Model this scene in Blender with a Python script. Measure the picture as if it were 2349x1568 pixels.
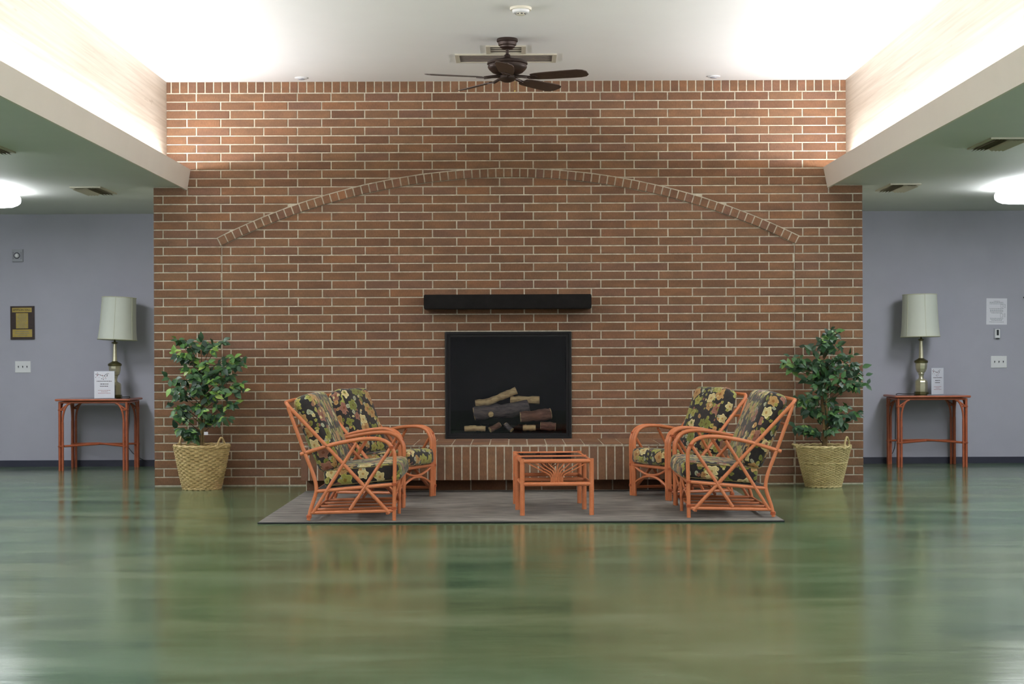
import bpy, bmesh, math, random
from mathutils import Vector, Matrix

random.seed(11)
scene = bpy.context.scene
C = scene.collection
for o in list(bpy.data.objects):
    bpy.data.objects.remove(o)

# ------------------------------------------------------------------ measures
F = 3645.0            # focal length in pixels of the 2349 px frame
VX, VY = 1180.0, 815.0
CAM_H = 1.173
D1 = 14.40            # brick wall
D2 = 17.06            # grey wall behind it
ROLL = 0.0038
CEIL_LO, CEIL_HI = 2.708, 3.66
PI = math.pi

def at(px, py, D):
    """point at distance D whose picture is at (px, py)"""
    x = px - ROLL * (py - VY)
    y = py + ROLL * (px - VX)
    return Vector(((x - VX) / F * D, D, CAM_H - (y - VY) / F * D))

# ------------------------------------------------------------------ camera, world, light, exposure
cd = bpy.data.cameras.new('camera')
cam = bpy.data.objects.new('camera', cd)
C.objects.link(cam)
cd.sensor_width = 36.0
cd.lens = F / 2349.0 * 36.0
cd.shift_x = -(VX - 1174.5) / 2349.0
cd.shift_y = (VY - 784.0) / 2349.0
cd.clip_end = 100
cam.location = (0, 0, CAM_H)
cam.rotation_euler = (Matrix.Rotation(PI / 2, 4, 'X') @ Matrix.Rotation(-ROLL, 4, 'Z')).to_euler()
scene.camera = cam

w = bpy.data.worlds.new('world')
scene.world = w
w.use_nodes = True
w.node_tree.nodes['Background'].inputs[0].default_value = (0.6, 0.65, 0.7, 1)
w.node_tree.nodes['Background'].inputs[1].default_value = 0.05

scene.view_settings.view_transform = 'Standard'
scene.view_settings.look = 'None'
scene.view_settings.gamma = 1.0
scene.view_settings.use_curve_mapping = False
scene.view_settings.exposure = 0.4

COVE_W = 290.0        # each cove lamp
CLOUD_E = 19.0        # cloud diffusers
Y_BACK = -5.0

def area(name, loc, rot, sx, sy, watt, col):
    l = bpy.data.lights.new(name, 'AREA')
    l.shape = 'RECTANGLE'; l.size = sx; l.size_y = sy; l.energy = watt; l.color = col
    o = bpy.data.objects.new(name, l); C.objects.link(o)
    o.location = loc; o.rotation_euler = rot
    return o
# long fluorescent runs lying in the two light coves, shining up
COVE_LEN = 19.0
area('cove_lamp', (-3.09, 14.14 - COVE_LEN / 2, 2.852), (PI, math.radians(32), 0), 0.05, COVE_LEN, COVE_W, (0.97, 0.96, 1.0))
area('cove_lamp', (2.958, 14.14 - COVE_LEN / 2, 2.852), (PI, math.radians(-32), 0), 0.05, COVE_LEN, COVE_W, (0.97, 0.96, 1.0))

# ------------------------------------------------------------------ materials
def lin(c):
    c = c / 255.0
    return c / 12.92 if c <= 0.04045 else ((c + 0.055) / 1.055) ** 2.4
def S(r, g, b):
    return (lin(r), lin(g), lin(b), 1.0)

class NT:
    def __init__(self, name):
        self.m = bpy.data.materials.new(name)
        self.m.use_nodes = True
        self.t = self.m.node_tree
        self.b = self.t.nodes['Principled BSDF']
        self.out = self.t.nodes['Material Output']
    def n(self, typ, **kw):
        nd = self.t.nodes.new(typ)
        for k, v in kw.items():
            setattr(nd, k, v)
        return nd
    def l(self, a, b):
        self.t.links.new(a, b)
    def set(self, **kw):
        for k, v in kw.items():
            self.b.inputs[k.replace('_', ' ')].default_value = v
    def math(self, op, a, b=None, c=None):
        nd = self.n('ShaderNodeMath', operation=op)
        for i, v in enumerate((a, b, c)):
            if v is None: continue
            if isinstance(v, (int, float)): nd.inputs[i].default_value = v
            else: self.l(v, nd.inputs[i])
        return nd.outputs[0]
    def noise(self, vec, scale, detail=4, rough=0.55, dist=0.0):
        nd = self.n('ShaderNodeTexNoise')
        nd.inputs['Scale'].default_value = scale
        nd.inputs['Detail'].default_value = detail
        nd.inputs['Roughness'].default_value = rough
        nd.inputs['Distortion'].default_value = dist
        if vec is not None: self.l(vec, nd.inputs['Vector'])
        return nd
    def mapping(self, vec, scale=(1, 1, 1), loc=(0, 0, 0)):
        nd = self.n('ShaderNodeMapping')
        nd.inputs['Scale'].default_value = scale
        nd.inputs['Location'].default_value = loc
        self.l(vec, nd.inputs['Vector'])
        return nd.outputs[0]
    def ramp(self, fac, stops, interp='LINEAR'):
        nd = self.n('ShaderNodeValToRGB')
        r = nd.color_ramp
        r.interpolation = interp
        while len(r.elements) < len(stops): r.elements.new(0.5)
        for e, (p, c) in zip(r.elements, stops):
            e.position = p; e.color = c
        self.l(fac, nd.inputs[0])
        return nd.outputs[0]
    def mix(self, fac, a, b, blend='MIX'):
        nd = self.n('ShaderNodeMix', data_type='RGBA', blend_type=blend)
        for v, s in ((fac, nd.inputs[0]), (a, nd.inputs[6]), (b, nd.inputs[7])):
            if isinstance(v, (int, float)): s.default_value = v
            elif isinstance(v, tuple): s.default_value = v
            else: self.l(v, s)
        return nd.outputs[2]
    def bump(self, h, strength=0.3, dist=0.01):
        nd = self.n('ShaderNodeBump')
        nd.inputs['Strength'].default_value = strength
        nd.inputs['Distance'].default_value = dist
        self.l(h, nd.inputs['Height'])
        self.l(nd.outputs[0], self.b.inputs['Normal'])
        return nd
    def obj(self):
        return self.n('ShaderNodeTexCoord').outputs['Object']
    def pos(self):
        return self.n('ShaderNodeNewGeometry').outputs['Position']

def plain(name, col, rough=0.5, metal=0.0, spec=0.5, nz=0.0, nscale=30, bump=0.0):
    t = NT(name)
    t.set(Roughness=rough, Metallic=metal)
    t.b.inputs['Specular IOR Level'].default_value = spec
    if nz or bump:
        nn = t.noise(t.obj(), nscale)
        a = tuple(max(0, c * (1 - nz)) for c in col[:3]) + (1,)
        b = tuple(min(1, c * (1 + nz)) for c in col[:3]) + (1,)
        t.l(t.ramp(nn.outputs[0], [(0.3, a), (0.7, b)]), t.b.inputs['Base Color'])
        if bump: t.bump(nn.outputs[0], bump, 0.004)
    else:
        t.b.inputs['Base Color'].default_value = col
    return t.m

def emis(name, col, strength):
    t = NT(name)
    t.b.inputs['Base Color'].default_value = col
    t.b.inputs['Emission Color'].default_value = col
    t.b.inputs['Emission Strength'].default_value = strength
    return t.m

def brick_mat(name, joined):
    t = NT(name)
    if joined: rnd = t.n('ShaderNodeNewGeometry').outputs['Random Per Island']
    else: rnd = t.n('ShaderNodeObjectInfo').outputs['Random']
    base = t.ramp(rnd, [(0.0, S(116, 86, 68)), (0.3, S(128, 95, 72)), (0.55, S(133, 101, 77)), (0.8, S(124, 93, 77)), (1.0, S(139, 101, 74))])
    p = t.pos()
    n1 = t.noise(t.mapping(p, (6, 6, 14)), 1.0, 3).outputs[0]
    n2 = t.noise(t.mapping(p, (160, 160, 45)), 1.0, 3).outputs[0]
    c = t.mix(1.0, base, t.ramp(n1, [(0.3, (0.82, 0.84, 0.85, 1)), (0.7, (1.12, 1.08, 1.02, 1))]), 'MULTIPLY')
    c = t.mix(1.0, c, t.ramp(n2, [(0.35, (0.86, 0.86, 0.86, 1)), (0.65, (1.08, 1.08, 1.08, 1))]), 'MULTIPLY')
    t.l(c, t.b.inputs['Base Color'])
    t.set(Roughness=0.85)
    t.b.inputs['Specular IOR Level'].default_value = 0.25
    t.bump(n2, 0.35, 0.004)
    return t.m

M = {}
M['brick'] = brick_mat('fired_brick', False)
M['brick_joined'] = brick_mat('fired_brick_joined', True)
def mortar():
    t = NT('mortar')
    n = t.noise(t.pos(), 26, 5).outputs[0]
    t.l(t.ramp(n, [(0.3, S(176, 166, 146)), (0.7, S(214, 206, 186))]), t.b.inputs['Base Color'])
    t.set(Roughness=0.95); t.bump(n, 0.5, 0.004)
    return t.m
M['mortar'] = mortar()

def floor_mat():
    t = NT('green_sealed_floor')
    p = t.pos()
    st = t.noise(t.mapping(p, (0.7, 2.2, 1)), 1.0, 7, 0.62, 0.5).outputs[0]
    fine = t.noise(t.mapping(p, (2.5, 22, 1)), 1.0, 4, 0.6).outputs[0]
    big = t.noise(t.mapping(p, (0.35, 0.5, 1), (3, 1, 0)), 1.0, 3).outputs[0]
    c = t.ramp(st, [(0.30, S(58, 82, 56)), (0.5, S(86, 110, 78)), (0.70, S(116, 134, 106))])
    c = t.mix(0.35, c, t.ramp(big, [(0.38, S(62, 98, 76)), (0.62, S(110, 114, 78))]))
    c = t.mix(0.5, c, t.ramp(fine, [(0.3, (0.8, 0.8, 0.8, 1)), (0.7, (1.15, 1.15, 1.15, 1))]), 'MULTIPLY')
    t.l(c, t.b.inputs['Base Color'])
    r = t.ramp(st, [(0.3, (0.12, 0.12, 0.12, 1)), (0.75, (0.22, 0.22, 0.22, 1))])
    t.l(r, t.b.inputs['Roughness'])
    t.b.inputs['IOR'].default_value = 1.52
    h = t.mix(0.5, st, fine)
    t.bump(h, 0.10, 0.01)
    return t.m
M['floor'] = floor_mat()

def paint(name, col, nz=0.03):
    t = NT(name)
    n = t.noise(t.pos(), 3.0, 5).outputs[0]
    f = t.noise(t.pos(), 220, 2).outputs[0]
    a = tuple(c * (1 - nz) for c in col[:3]) + (1,); b = tuple(c * (1 + nz) for c in col[:3]) + (1,)
    t.l(t.ramp(n, [(0.3, a), (0.7, b)]), t.b.inputs['Base Color'])
    t.set(Roughness=0.65); t.bump(f, 0.08, 0.002)
    return t.m
M['wall_grey'] = paint('grey_lavender_paint', S(172, 172, 184))
M['ceil_hi'] = paint('white_ceiling_paint', S(236, 235, 233), 0.01)
M['ceil_lo'] = paint('pale_ceiling_paint', S(206, 208, 202), 0.015)
M['fascia'] = paint('cream_fascia_paint', S(226, 219, 208), 0.015)
M['baseboard'] = plain('slate_vinyl', S(48, 50, 66), 0.45)

def beamwood():
    t = NT('pale_beam_wood')
    p = t.pos()
    g = t.noise(t.mapping(p, (6, 0.7, 30)), 1.0, 5, 0.6, 0.3).outputs[0]
    k = t.noise(t.mapping(p, (2, 3.0, 12), (5, 2, 1)), 1.0, 2).outputs[0]
    c = t.ramp(g, [(0.3, S(178, 164, 146)), (0.6, S(200, 188, 172)), (0.8, S(208, 197, 183))])
    c = t.mix(t.ramp(k, [(0.70, (0, 0, 0, 1)), (0.78, (0.5, 0.5, 0.5, 1))]), c, S(140, 122, 102))
    t.l(c, t.b.inputs['Base Color']); t.set(Roughness=0.6)
    t.bump(g, 0.1, 0.003)
    return t.m
M['beam'] = beamwood()

def rattan(name, a, b, rough=0.38):
    t = NT(name)
    n = t.noise(t.obj(), 14, 4).outputs[0]
    f = t.noise(t.obj(), 120, 3).outputs[0]
    c = t.ramp(n, [(0.3, a), (0.7, b)])
    c = t.mix(0.4, c, t.ramp(f, [(0.3, (0.8, 0.8, 0.8, 1)), (0.7, (1.1, 1.1, 1.1, 1))]), 'MULTIPLY')
    t.l(c, t.b.inputs['Base Color']); t.set(Roughness=rough)
    t.bump(f, 0.1, 0.002)
    return t.m
M['rattan'] = rattan('coral_lacquered_rattan', S(196, 114, 70), S(208, 128, 84))
M['rattan_table'] = rattan('russet_lacquered_rattan', S(160, 84, 54), S(178, 98, 66), 0.35)
M['binding'] = rattan('coral_rattan_binding', S(176, 92, 56), S(190, 104, 66))

def floral():
    t = NT('dark_floral_fabric')
    uv = t.n('ShaderNodeUVMap').outputs[0]
    oi = t.n('ShaderNodeObjectInfo').outputs['Random']
    off = t.n('ShaderNodeCombineXYZ')
    t.l(t.math('MULTIPLY', oi, 7.3), off.inputs[0]); t.l(t.math('MULTIPLY', oi, 3.1), off.inputs[1])
    va = t.n('ShaderNodeVectorMath', operation='ADD'); t.l(uv, va.inputs[0]); t.l(off.outputs[0], va.inputs[1])
    wob = t.noise(va.outputs[0], 16, 2)
    vs = t.n('ShaderNodeVectorMath', operation='SCALE'); t.l(wob.outputs[1], vs.inputs[0]); vs.inputs['Scale'].default_value = 0.028
    vv = t.n('ShaderNodeVectorMath', operation='ADD'); t.l(va.outputs[0], vv.inputs[0]); t.l(vs.outputs[0], vv.inputs[1])
    cur = S(30, 28, 27)
    dk = t.noise(va.outputs[0], 30, 2).outputs[0]
    cur = t.ramp(dk, [(0.3, S(26, 25, 26)), (0.7, S(44, 38, 34))])
    def layer(cur, scale, size, petals, pal, seed, keep):
        mp = t.mapping(vv.outputs[0], (1, 1, 1), (seed * 1.7, seed * 0.9, 0))
        v = t.n('ShaderNodeTexVoronoi', voronoi_dimensions='2D')
        v.inputs['Scale'].default_value = scale
        v.inputs['Randomness'].default_value = 0.85
        t.l(mp, v.inputs['Vector'])
        d = t.n('ShaderNodeVectorMath', operation='SUBTRACT')
        t.l(mp, d.inputs[0]); t.l(v.outputs['Position'], d.inputs[1])
        sx = t.n('ShaderNodeSeparateXYZ'); t.l(d.outputs[0], sx.inputs[0])
        ang = t.math('ARCTAN2', sx.outputs[1], sx.outputs[0])
        col = t.n('ShaderNodeSeparateColor'); t.l(v.outputs['Color'], col.inputs[0])
        ph = t.math('MULTIPLY', col.outputs[1], 6.28)
        pet = t.math('COSINE', t.math('ADD', t.math('MULTIPLY', ang, petals), ph))
        rad = t.math('MULTIPLY_ADD', pet, 0.16 * size, size)
        rad = t.math('MULTIPLY', rad, t.math('MULTIPLY_ADD', col.outputs[2], 0.5, 0.65))
        dist = v.outputs['Distance']
        q = t.math('DIVIDE', dist, rad)
        inside = t.math('LESS_THAN', q, 1.0)
        keepm = t.math('LESS_THAN', col.outputs[0], keep)
        fac = t.math('MULTIPLY', inside, keepm)
        n = len(pal)
        base = t.ramp(t.math('DIVIDE', col.outputs[0], keep), [(i / n, c) for i, c in enumerate(pal)], 'CONSTANT')
        shade = t.ramp(q, [(0.0, (0.55, 0.36, 0.2, 1)), (0.22, (0.7, 0.5, 0.3, 1)), (0.34, (1.0, 0.95, 0.85, 1)), (0.72, (0.85, 0.82, 0.75, 1)), (0.86, (1.25, 1.25, 1.15, 1)), (1.0, (0.9, 0.9, 0.85, 1))])
        colr = t.mix(1.0, base, shade, 'MULTIPLY')
        return t.mix(fac, cur, colr)
    olive, lime, tan, cream, pink, sage = S(118, 124, 54), S(154, 154, 78), S(174, 138, 88), S(204, 192, 142), S(142, 98, 82), S(162, 168, 146)
    cur = layer(cur, 17, 0.34, 2, [olive, lime, sage, tan], 3, 0.6)
    cur = layer(cur, 8.6, 0.43, 5, [tan, lime, cream, olive, pink, tan], 1, 0.95)
    cur = layer(cur, 24, 0.30, 5, [cream, lime, pink, olive, sage], 5, 0.35)
    wv = t.noise(t.mapping(uv, (900, 900, 1)), 1.0, 1).outputs[0]
    t.l(cur, t.b.inputs['Base Color'])
    t.set(Roughness=0.8)
    t.b.inputs['Sheen Weight'].default_value = 0.15
    t.bump(wv, 0.1, 0.001)
    return t.m
M['floral'] = floral()
M['piping'] = plain('olive_piping', S(120, 108, 66), 0.8)
M['under'] = plain('dark_underside_cloth', S(58, 56, 54), 0.9)

def rugm():
    t = NT('grey_rug')
    p = t.pos()
    n = t.noise(t.mapping(p, (4, 14, 1)), 1.0, 5).outputs[0]
    b = t.noise(p, 2.2, 3).outputs[0]
    f = t.noise(p, 320, 2).outputs[0]
    c = t.ramp(n, [(0.3, S(110, 106, 102)), (0.7, S(150, 145, 138))])
    c = t.mix(1.0, c, t.ramp(b, [(0.3, (0.8, 0.8, 0.8, 1)), (0.7, (1.1, 1.1, 1.1, 1))]), 'MULTIPLY')
    c = t.mix(1.0, c, t.ramp(f, [(0.3, (0.75, 0.75, 0.75, 1)), (0.7, (1.15, 1.15, 1.15, 1))]), 'MULTIPLY')
    t.l(c, t.b.inputs['Base Color']); t.set(Roughness=1.0)
    t.b.inputs['Specular IOR Level'].default_value = 0.1
    t.bump(f, 0.6, 0.004)
    return t.m
M['rug'] = rugm()
M['rug_edge'] = plain('dark_rug_binding', S(40, 42, 44), 0.95)
M['mantel'] = plain('black_stained_wood', S(19, 17, 16), 0.7, spec=0.2, nz=0.3, nscale=18, bump=0.2)
M['black_metal'] = plain('black_metal', S(16, 16, 18), 0.5, spec=0.3)
M['black_matte'] = plain('soot_black', S(14, 13, 13), 0.9, nz=0.3, nscale=9)
M['bronze'] = plain('oil_rubbed_bronze', S(58, 44, 38), 0.4, metal=0.35, nz=0.15, nscale=20)
M['blade'] = plain('dark_walnut_blade', S(66, 48, 38), 0.5, nz=0.25, nscale=24)
M['white_plastic'] = plain('white_plastic', S(225, 226, 228), 0.4)
M['cream_plastic'] = plain('cream_plastic', S(222, 216, 198), 0.45)
M['grey_plastic'] = plain('grey_plastic', S(160, 162, 170), 0.45)
M['dark_plastic'] = plain('dark_plastic', S(40, 42, 48), 0.4)
M['vent'] = plain('beige_vent_metal', S(196, 190, 172), 0.5)
M['vent_slat'] = plain('brown_vent_slat', S(132, 120, 112), 0.6)
M['vent_dark'] = plain('vent_shadow', S(92, 86, 76), 0.8)
M['brass_pl'] = plain('brass_plate', S(176, 154, 84), 0.4, metal=0.5, nz=0.08)
M['plaque'] = plain('dark_walnut_plaque', S(54, 38, 34), 0.45, nz=0.2)
M['ink'] = plain('dark_ink', S(44, 42, 46), 0.8)
M['ink_grey'] = plain('faded_ink', S(120, 126, 134), 0.8)
M['ink_red'] = plain('red_ink', S(164, 84, 92), 0.8)
M['paper'] = plain('white_paper', S(226, 226, 234), 0.7)
M['acrylic'] = plain('clear_acrylic_edge', S(196, 200, 214), 0.15)
M['pewter'] = plain('aged_pewter_brass', S(206, 201, 172), 0.3, metal=0.75, nz=0.06)
M['pewter_dark'] = plain('dark_aged_brass', S(104, 98, 64), 0.34, metal=0.8)
def shade_m():
    t = NT('ivory_pleated_shade')
    t.b.inputs['Base Color'].default_value = S(206, 210, 198)
    t.set(Roughness=0.85)
    t.b.inputs['Subsurface Weight'].default_value = 0.0
    f = t.noise(t.mapping(t.obj(), (400, 400, 60)), 1.0, 2).outputs[0]
    t.bump(f, 0.12, 0.001)
    return t.m
M['shade'] = shade_m()
M['shade_trim'] = plain('shade_trim', S(196, 196, 172), 0.8)
M['dark_top'] = plain('smoked_table_glass', S(34, 28, 28), 0.08)
M['cord'] = plain('dark_cord', S(36, 40, 44), 0.5)
M['trunk'] = plain('tan_bark', S(126, 104, 66), 0.8, nz=0.35, nscale=22, bump=0.5)
M['twig'] = plain('dark_twig', S(70, 62, 40), 0.8)
M['moss'] = plain('planter_moss', S(74, 64, 42), 1.0, nz=0.5, nscale=60, bump=0.8)
def wicker(name, a, b, c3):
    t = NT(name)
    n = t.noise(t.obj(), 9, 3).outputs[0]
    f = t.noise(t.obj(), 90, 3).outputs[0]
    c = t.ramp(n, [(0.3, a), (0.6, b), (0.8, c3)])
    c = t.mix(0.7, c, t.ramp(f, [(0.3, (0.65, 0.62, 0.55, 1)), (0.7, (1.12, 1.12, 1.1, 1))]), 'MULTIPLY')
    t.l(c, t.b.inputs['Base Color']); t.set(Roughness=0.55)
    return t.m
M['wicker_a'] = wicker('tan_willow', S(184, 158, 108), S(206, 182, 130), S(214, 174, 130))
M['wicker_b'] = wicker('yellow_willow', S(182, 164, 112), S(208, 192, 140), S(200, 178, 126))
def leafm(name, stops, joined=False):
    t = NT(name)
    r = t.n('ShaderNodeNewGeometry').outputs['Random Per Island'] if joined else t.n('ShaderNodeObjectInfo').outputs['Random']
    c = t.ramp(r, stops)
    n = t.noise(t.obj(), 60, 2).outputs[0]
    c = t.mix(0.5, c, t.ramp(n, [(0.3, (0.75, 0.8, 0.75, 1)), (0.7, (1.15, 1.15, 1.1, 1))]), 'MULTIPLY')
    t.l(c, t.b.inputs['Base Color']); t.set(Roughness=0.45)
    t.b.inputs['Transmission Weight'].default_value = 0.0
    return t.m
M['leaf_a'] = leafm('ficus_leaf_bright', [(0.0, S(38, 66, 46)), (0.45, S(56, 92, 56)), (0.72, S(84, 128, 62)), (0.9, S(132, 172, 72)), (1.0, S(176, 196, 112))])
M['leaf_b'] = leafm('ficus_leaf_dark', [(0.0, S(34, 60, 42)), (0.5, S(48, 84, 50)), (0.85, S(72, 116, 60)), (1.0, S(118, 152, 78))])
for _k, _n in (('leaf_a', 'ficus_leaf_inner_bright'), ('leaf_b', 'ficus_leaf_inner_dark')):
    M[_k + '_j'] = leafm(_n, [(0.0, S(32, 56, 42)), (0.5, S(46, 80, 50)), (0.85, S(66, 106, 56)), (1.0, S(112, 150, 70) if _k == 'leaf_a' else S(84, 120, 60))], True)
def glassm():
    t = NT('firebox_glass')
    tr = t.n('ShaderNodeBsdfTransparent'); tr.inputs[0].default_value = (0.9, 0.9, 0.9, 1)
    gl = t.n('ShaderNodeBsdfGlossy'); gl.inputs['Roughness'].default_value = 0.0; gl.inputs['Color'].default_value = (1, 1, 1, 1)
    fr = t.n('ShaderNodeFresnel'); fr.inputs['IOR'].default_value = 1.32
    mx = t.n('ShaderNodeMixShader')
    t.l(fr.outputs[0], mx.inputs[0]); t.l(tr.outputs[0], mx.inputs[1]); t.l(gl.outputs[0], mx.inputs[2])
    t.l(mx.outputs[0], t.out.inputs['Surface'])
    return t.m
M['glass'] = glassm()
def barkm(name, a, b, c3):
    t = NT(name)
    p = t.obj()
    n = t.noise(t.mapping(p, (10, 40, 40)), 1.0, 5, 0.65).outputs[0]
    t.l(t.ramp(n, [(0.3, a), (0.55, b), (0.75, c3)]), t.b.inputs['Base Color'])
    t.set(Roughness=0.95); t.bump(n, 0.9, 0.01)
    return t.m
M['log_dark'] = barkm('charred_bark', S(66, 64, 68), S(112, 104, 104), S(134, 120, 112))
M['log_brown'] = barkm('brown_bark', S(92, 66, 58), S(138, 100, 84), S(158, 124, 104))
M['log_pale'] = barkm('pale_split_wood', S(150, 122, 94), S(228, 202, 150), S(238, 218, 168))
M['cloud'] = emis('lit_cloud_diffuser', (0.93, 0.95, 1.0, 1), CLOUD_E)
M['lamp_pan'] = plain('white_enamel_pan', S(214, 212, 222), 0.4)

# ------------------------------------------------------------------ mesh helpers
class MB:
    def __init__(self):
        self.v = []; self.f = []
    def add(self, vs, fs):
        o = len(self.v)
        self.v += [Vector(p) for p in vs]
        self.f += [tuple(i + o for i in f) for f in fs]
        return self
    def box(self, x0, x1, y0, y1, z0, z1):
        return self.add([(x0, y0, z0), (x1, y0, z0), (x1, y1, z0), (x0, y1, z0), (x0, y0, z1), (x1, y0, z1), (x1, y1, z1), (x0, y1, z1)],
                        [(0, 3, 2, 1), (4, 5, 6, 7), (0, 1, 5, 4), (1, 2, 6, 5), (2, 3, 7, 6), (3, 0, 4, 7)])
    def quad(self, a, b, c, d):
        return self.add([a, b, c, d], [(0, 1, 2, 3)])
    def tube(self, pts, r, n=8, caps=True, closed=False):
        pts = [Vector(p) for p in pts]
        m = len(pts)
        rs = r if isinstance(r, (list, tuple)) else [r] * m
        tan = []
        for i in range(m):
            a = pts[(i - 1) % m] if (closed or i > 0) else pts[i]
            b = pts[(i + 1) % m] if (closed or i < m - 1) else pts[i]
            d = (b - a)
            tan.append(d.normalized() if d.length > 1e-9 else Vector((0, 0, 1)))
        t0 = tan[0]
        ref = Vector((0, 0, 1)) if abs(t0.z) < 0.9 else Vector((1, 0, 0))
        nrm = (ref - t0 * ref.dot(t0)).normalized()
        vs = []; fs = []
        for i in range(m):
            t = tan[i]
            nrm = (nrm - t * nrm.dot(t))
            nrm = nrm.normalized() if nrm.length > 1e-9 else t.orthogonal().normalized()
            bn = t.cross(nrm)
            for k in range(n):
                a = 2 * PI * k / n
                vs.append(pts[i] + (nrm * math.cos(a) + bn * math.sin(a)) * rs[i])
        rng = m if closed else m - 1
        for i in range(rng):
            j = (i + 1) % m
            for k in range(n):
                l = (k + 1) % n
                fs.append((i * n + k, i * n + l, j * n + l, j * n + k))
        if caps and not closed:
            fs.append(tuple(reversed(range(n))))
            fs.append(tuple((m - 1) * n + k for k in range(n)))
        return self.add(vs, fs)
    def lathe(self, prof, n=24, c=(0, 0, 0), phase=0.0):
        c = Vector(c); vs = []; fs = []
        for (r, z) in prof:
            for k in range(n):
                a = 2 * PI * k / n + phase
                vs.append(c + Vector((r * math.cos(a), r * math.sin(a), z)))
        m = len(prof)
        for i in range(m - 1):
            for k in range(n):
                l = (k + 1) % n
                fs.append((i * n + k, i * n + l, (i + 1) * n + l, (i + 1) * n + k))
        fs.append(tuple(reversed(range(n)))); fs.append(tuple((m - 1) * n + k for k in range(n)))
        return self.add(vs, fs)
    def prism_xz(self, poly, y0, y1):
        """polygon in x,z (counter-clockwise seen from -y), front at y0"""
        n = len(poly)
        vs = [(x, y0, z) for x, z in poly] + [(x, y1, z) for x, z in poly]
        fs = [tuple(range(n)), tuple(reversed(range(n, 2 * n)))]
        for i in range(n):
            j = (i + 1) % n
            fs.append((i, i + n, j + n, j))
        return self.add(vs, fs)
    def mesh(self, name, smooth=False, angle=35):
        me = bpy.data.meshes.new(name)
        me.from_pydata([tuple(v) for v in self.v], [], self.f)
        bm = bmesh.new(); bm.from_mesh(me)
        bmesh.ops.recalc_face_normals(bm, faces=bm.faces)
        bm.to_mesh(me); bm.free()
        if smooth:
            for p in me.polygons: p.use_smooth = True
            me.set_sharp_from_angle(angle=math.radians(angle))
        return me
    def build(self, name, mat, parent=None, smooth=True, angle=35):
        return link(name, self.mesh(name, smooth, angle), mat, parent)

def link(name, me, mat, parent=None, loc=None):
    if mat is not None and not me.materials: me.materials.append(M[mat] if isinstance(mat, str) else mat)
    o = bpy.data.objects.new(name, me)
    C.objects.link(o)
    if parent is not None: o.parent = parent
    if loc is not None: o.location = loc
    return o
STUFF_PARTS = ('lettering', 'fine_print', 'branch_print', 'blossom_print', 'engraving', 'diagram', 'spider', 'pull_chain', 'trim', 'stretcher_binding')
def tag(o, label=None, cat=None, group=None, kind=None):
    if label: o['label'] = label
    if cat: o['category'] = cat
    if group: o['group'] = group
    if kind: o['kind'] = kind
    return o
def empty(name, loc, rz=0.0):
    o = bpy.data.objects.new(name, None)
    C.objects.link(o); o.location = loc; o.rotation_euler = (0, 0, rz)
    o.empty_display_size = 0.1
    return o
def struct(name, mb, mat, label=None, cat=None, parent=None, smooth=False):
    o = mb.build(name, mat, parent, smooth)
    o['kind'] = 'structure'
    if label: o['label'] = label
    if cat: o['category'] = cat
    return o
def spline(pts, n=6):
    pts = [Vector(p) for p in pts]
    out = []
    m = len(pts)
    for i in range(m - 1):
        p0 = pts[max(i - 1, 0)]; p1 = pts[i]; p2 = pts[i + 1]; p3 = pts[min(i + 2, m - 1)]
        for k in range(n):
            t = k / n
            out.append(0.5 * ((2 * p1) + (p2 - p0) * t + (2 * p0 - 5 * p1 + 4 * p2 - p3) * t * t + (3 * p1 - p0 - 3 * p2 + p3) * t ** 3))
    out.append(pts[-1])
    return out
def copy_tree(o, parent=None):
    c = o.copy(); C.objects.link(c)
    if parent is not None: c.parent = parent
    for ch in list(o.children): copy_tree(ch, c)
    return c
def text_mesh(s, size, depth=0.0006):
    cu = bpy.data.curves.new('t', 'FONT'); cu.body = s; cu.size = size; cu.extrude = depth
    cu.align_x = 'CENTER'; cu.align_y = 'CENTER'
    o = bpy.data.objects.new('t', cu); C.objects.link(o)
    dg = bpy.context.evaluated_depsgraph_get(); dg.update()
    me = bpy.data.meshes.new_from_object(o.evaluated_get(dg))
    bpy.data.objects.remove(o); bpy.data.curves.remove(cu)
    return me

# ------------------------------------------------------------------ the room
XW = 9.0
XL, XR = -3.2655, 3.159          # sides of the brick mass
BL, BR = -3.143, 3.011           # faces of the beams
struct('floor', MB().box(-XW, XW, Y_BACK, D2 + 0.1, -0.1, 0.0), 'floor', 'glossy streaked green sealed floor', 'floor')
struct('wall_back_left', MB().box(-XW, XL + 0.02, D2, D2 + 0.1, 0, CEIL_LO), 'wall_grey', 'grey lavender wall behind the lamp with the plaque', 'wall')
struct('wall_back_right', MB().box(XR - 0.02, XW, D2, D2 + 0.1, 0, CEIL_LO), 'wall_grey', 'grey lavender wall behind the lamp with the paper notice', 'wall')
struct('wall_left', MB().box(-XW - 0.1, -XW, Y_BACK, D2 + 0.1, 0, CEIL_LO), 'wall_grey')
struct('wall_right', MB().box(XW, XW + 0.1, Y_BACK, D2 + 0.1, 0, CEIL_LO), 'wall_grey')
struct('wall_front', MB().box(-XW, XW, Y_BACK - 0.1, Y_BACK, 0, CEIL_HI), 'wall_grey')
struct('ceiling_high', MB().box(BL - 0.1, BR + 0.1, Y_BACK, D1 + 0.15, CEIL_HI, CEIL_HI + 0.1), 'ceil_hi', 'white raised ceiling above the brick wall', 'ceiling')
struct('ceiling_left', MB().box(-XW, -2.985, Y_BACK, D2 + 0.1, CEIL_LO, CEIL_LO + 0.012), 'ceil_lo', 'low pale ceiling over the plaque wall', 'ceiling')
struct('ceiling_right', MB().box(2.868, XW, Y_BACK, D2 + 0.1, CEIL_LO, CEIL_LO + 0.012), 'ceil_lo', 'low pale ceiling over the notice wall', 'ceiling')
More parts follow.
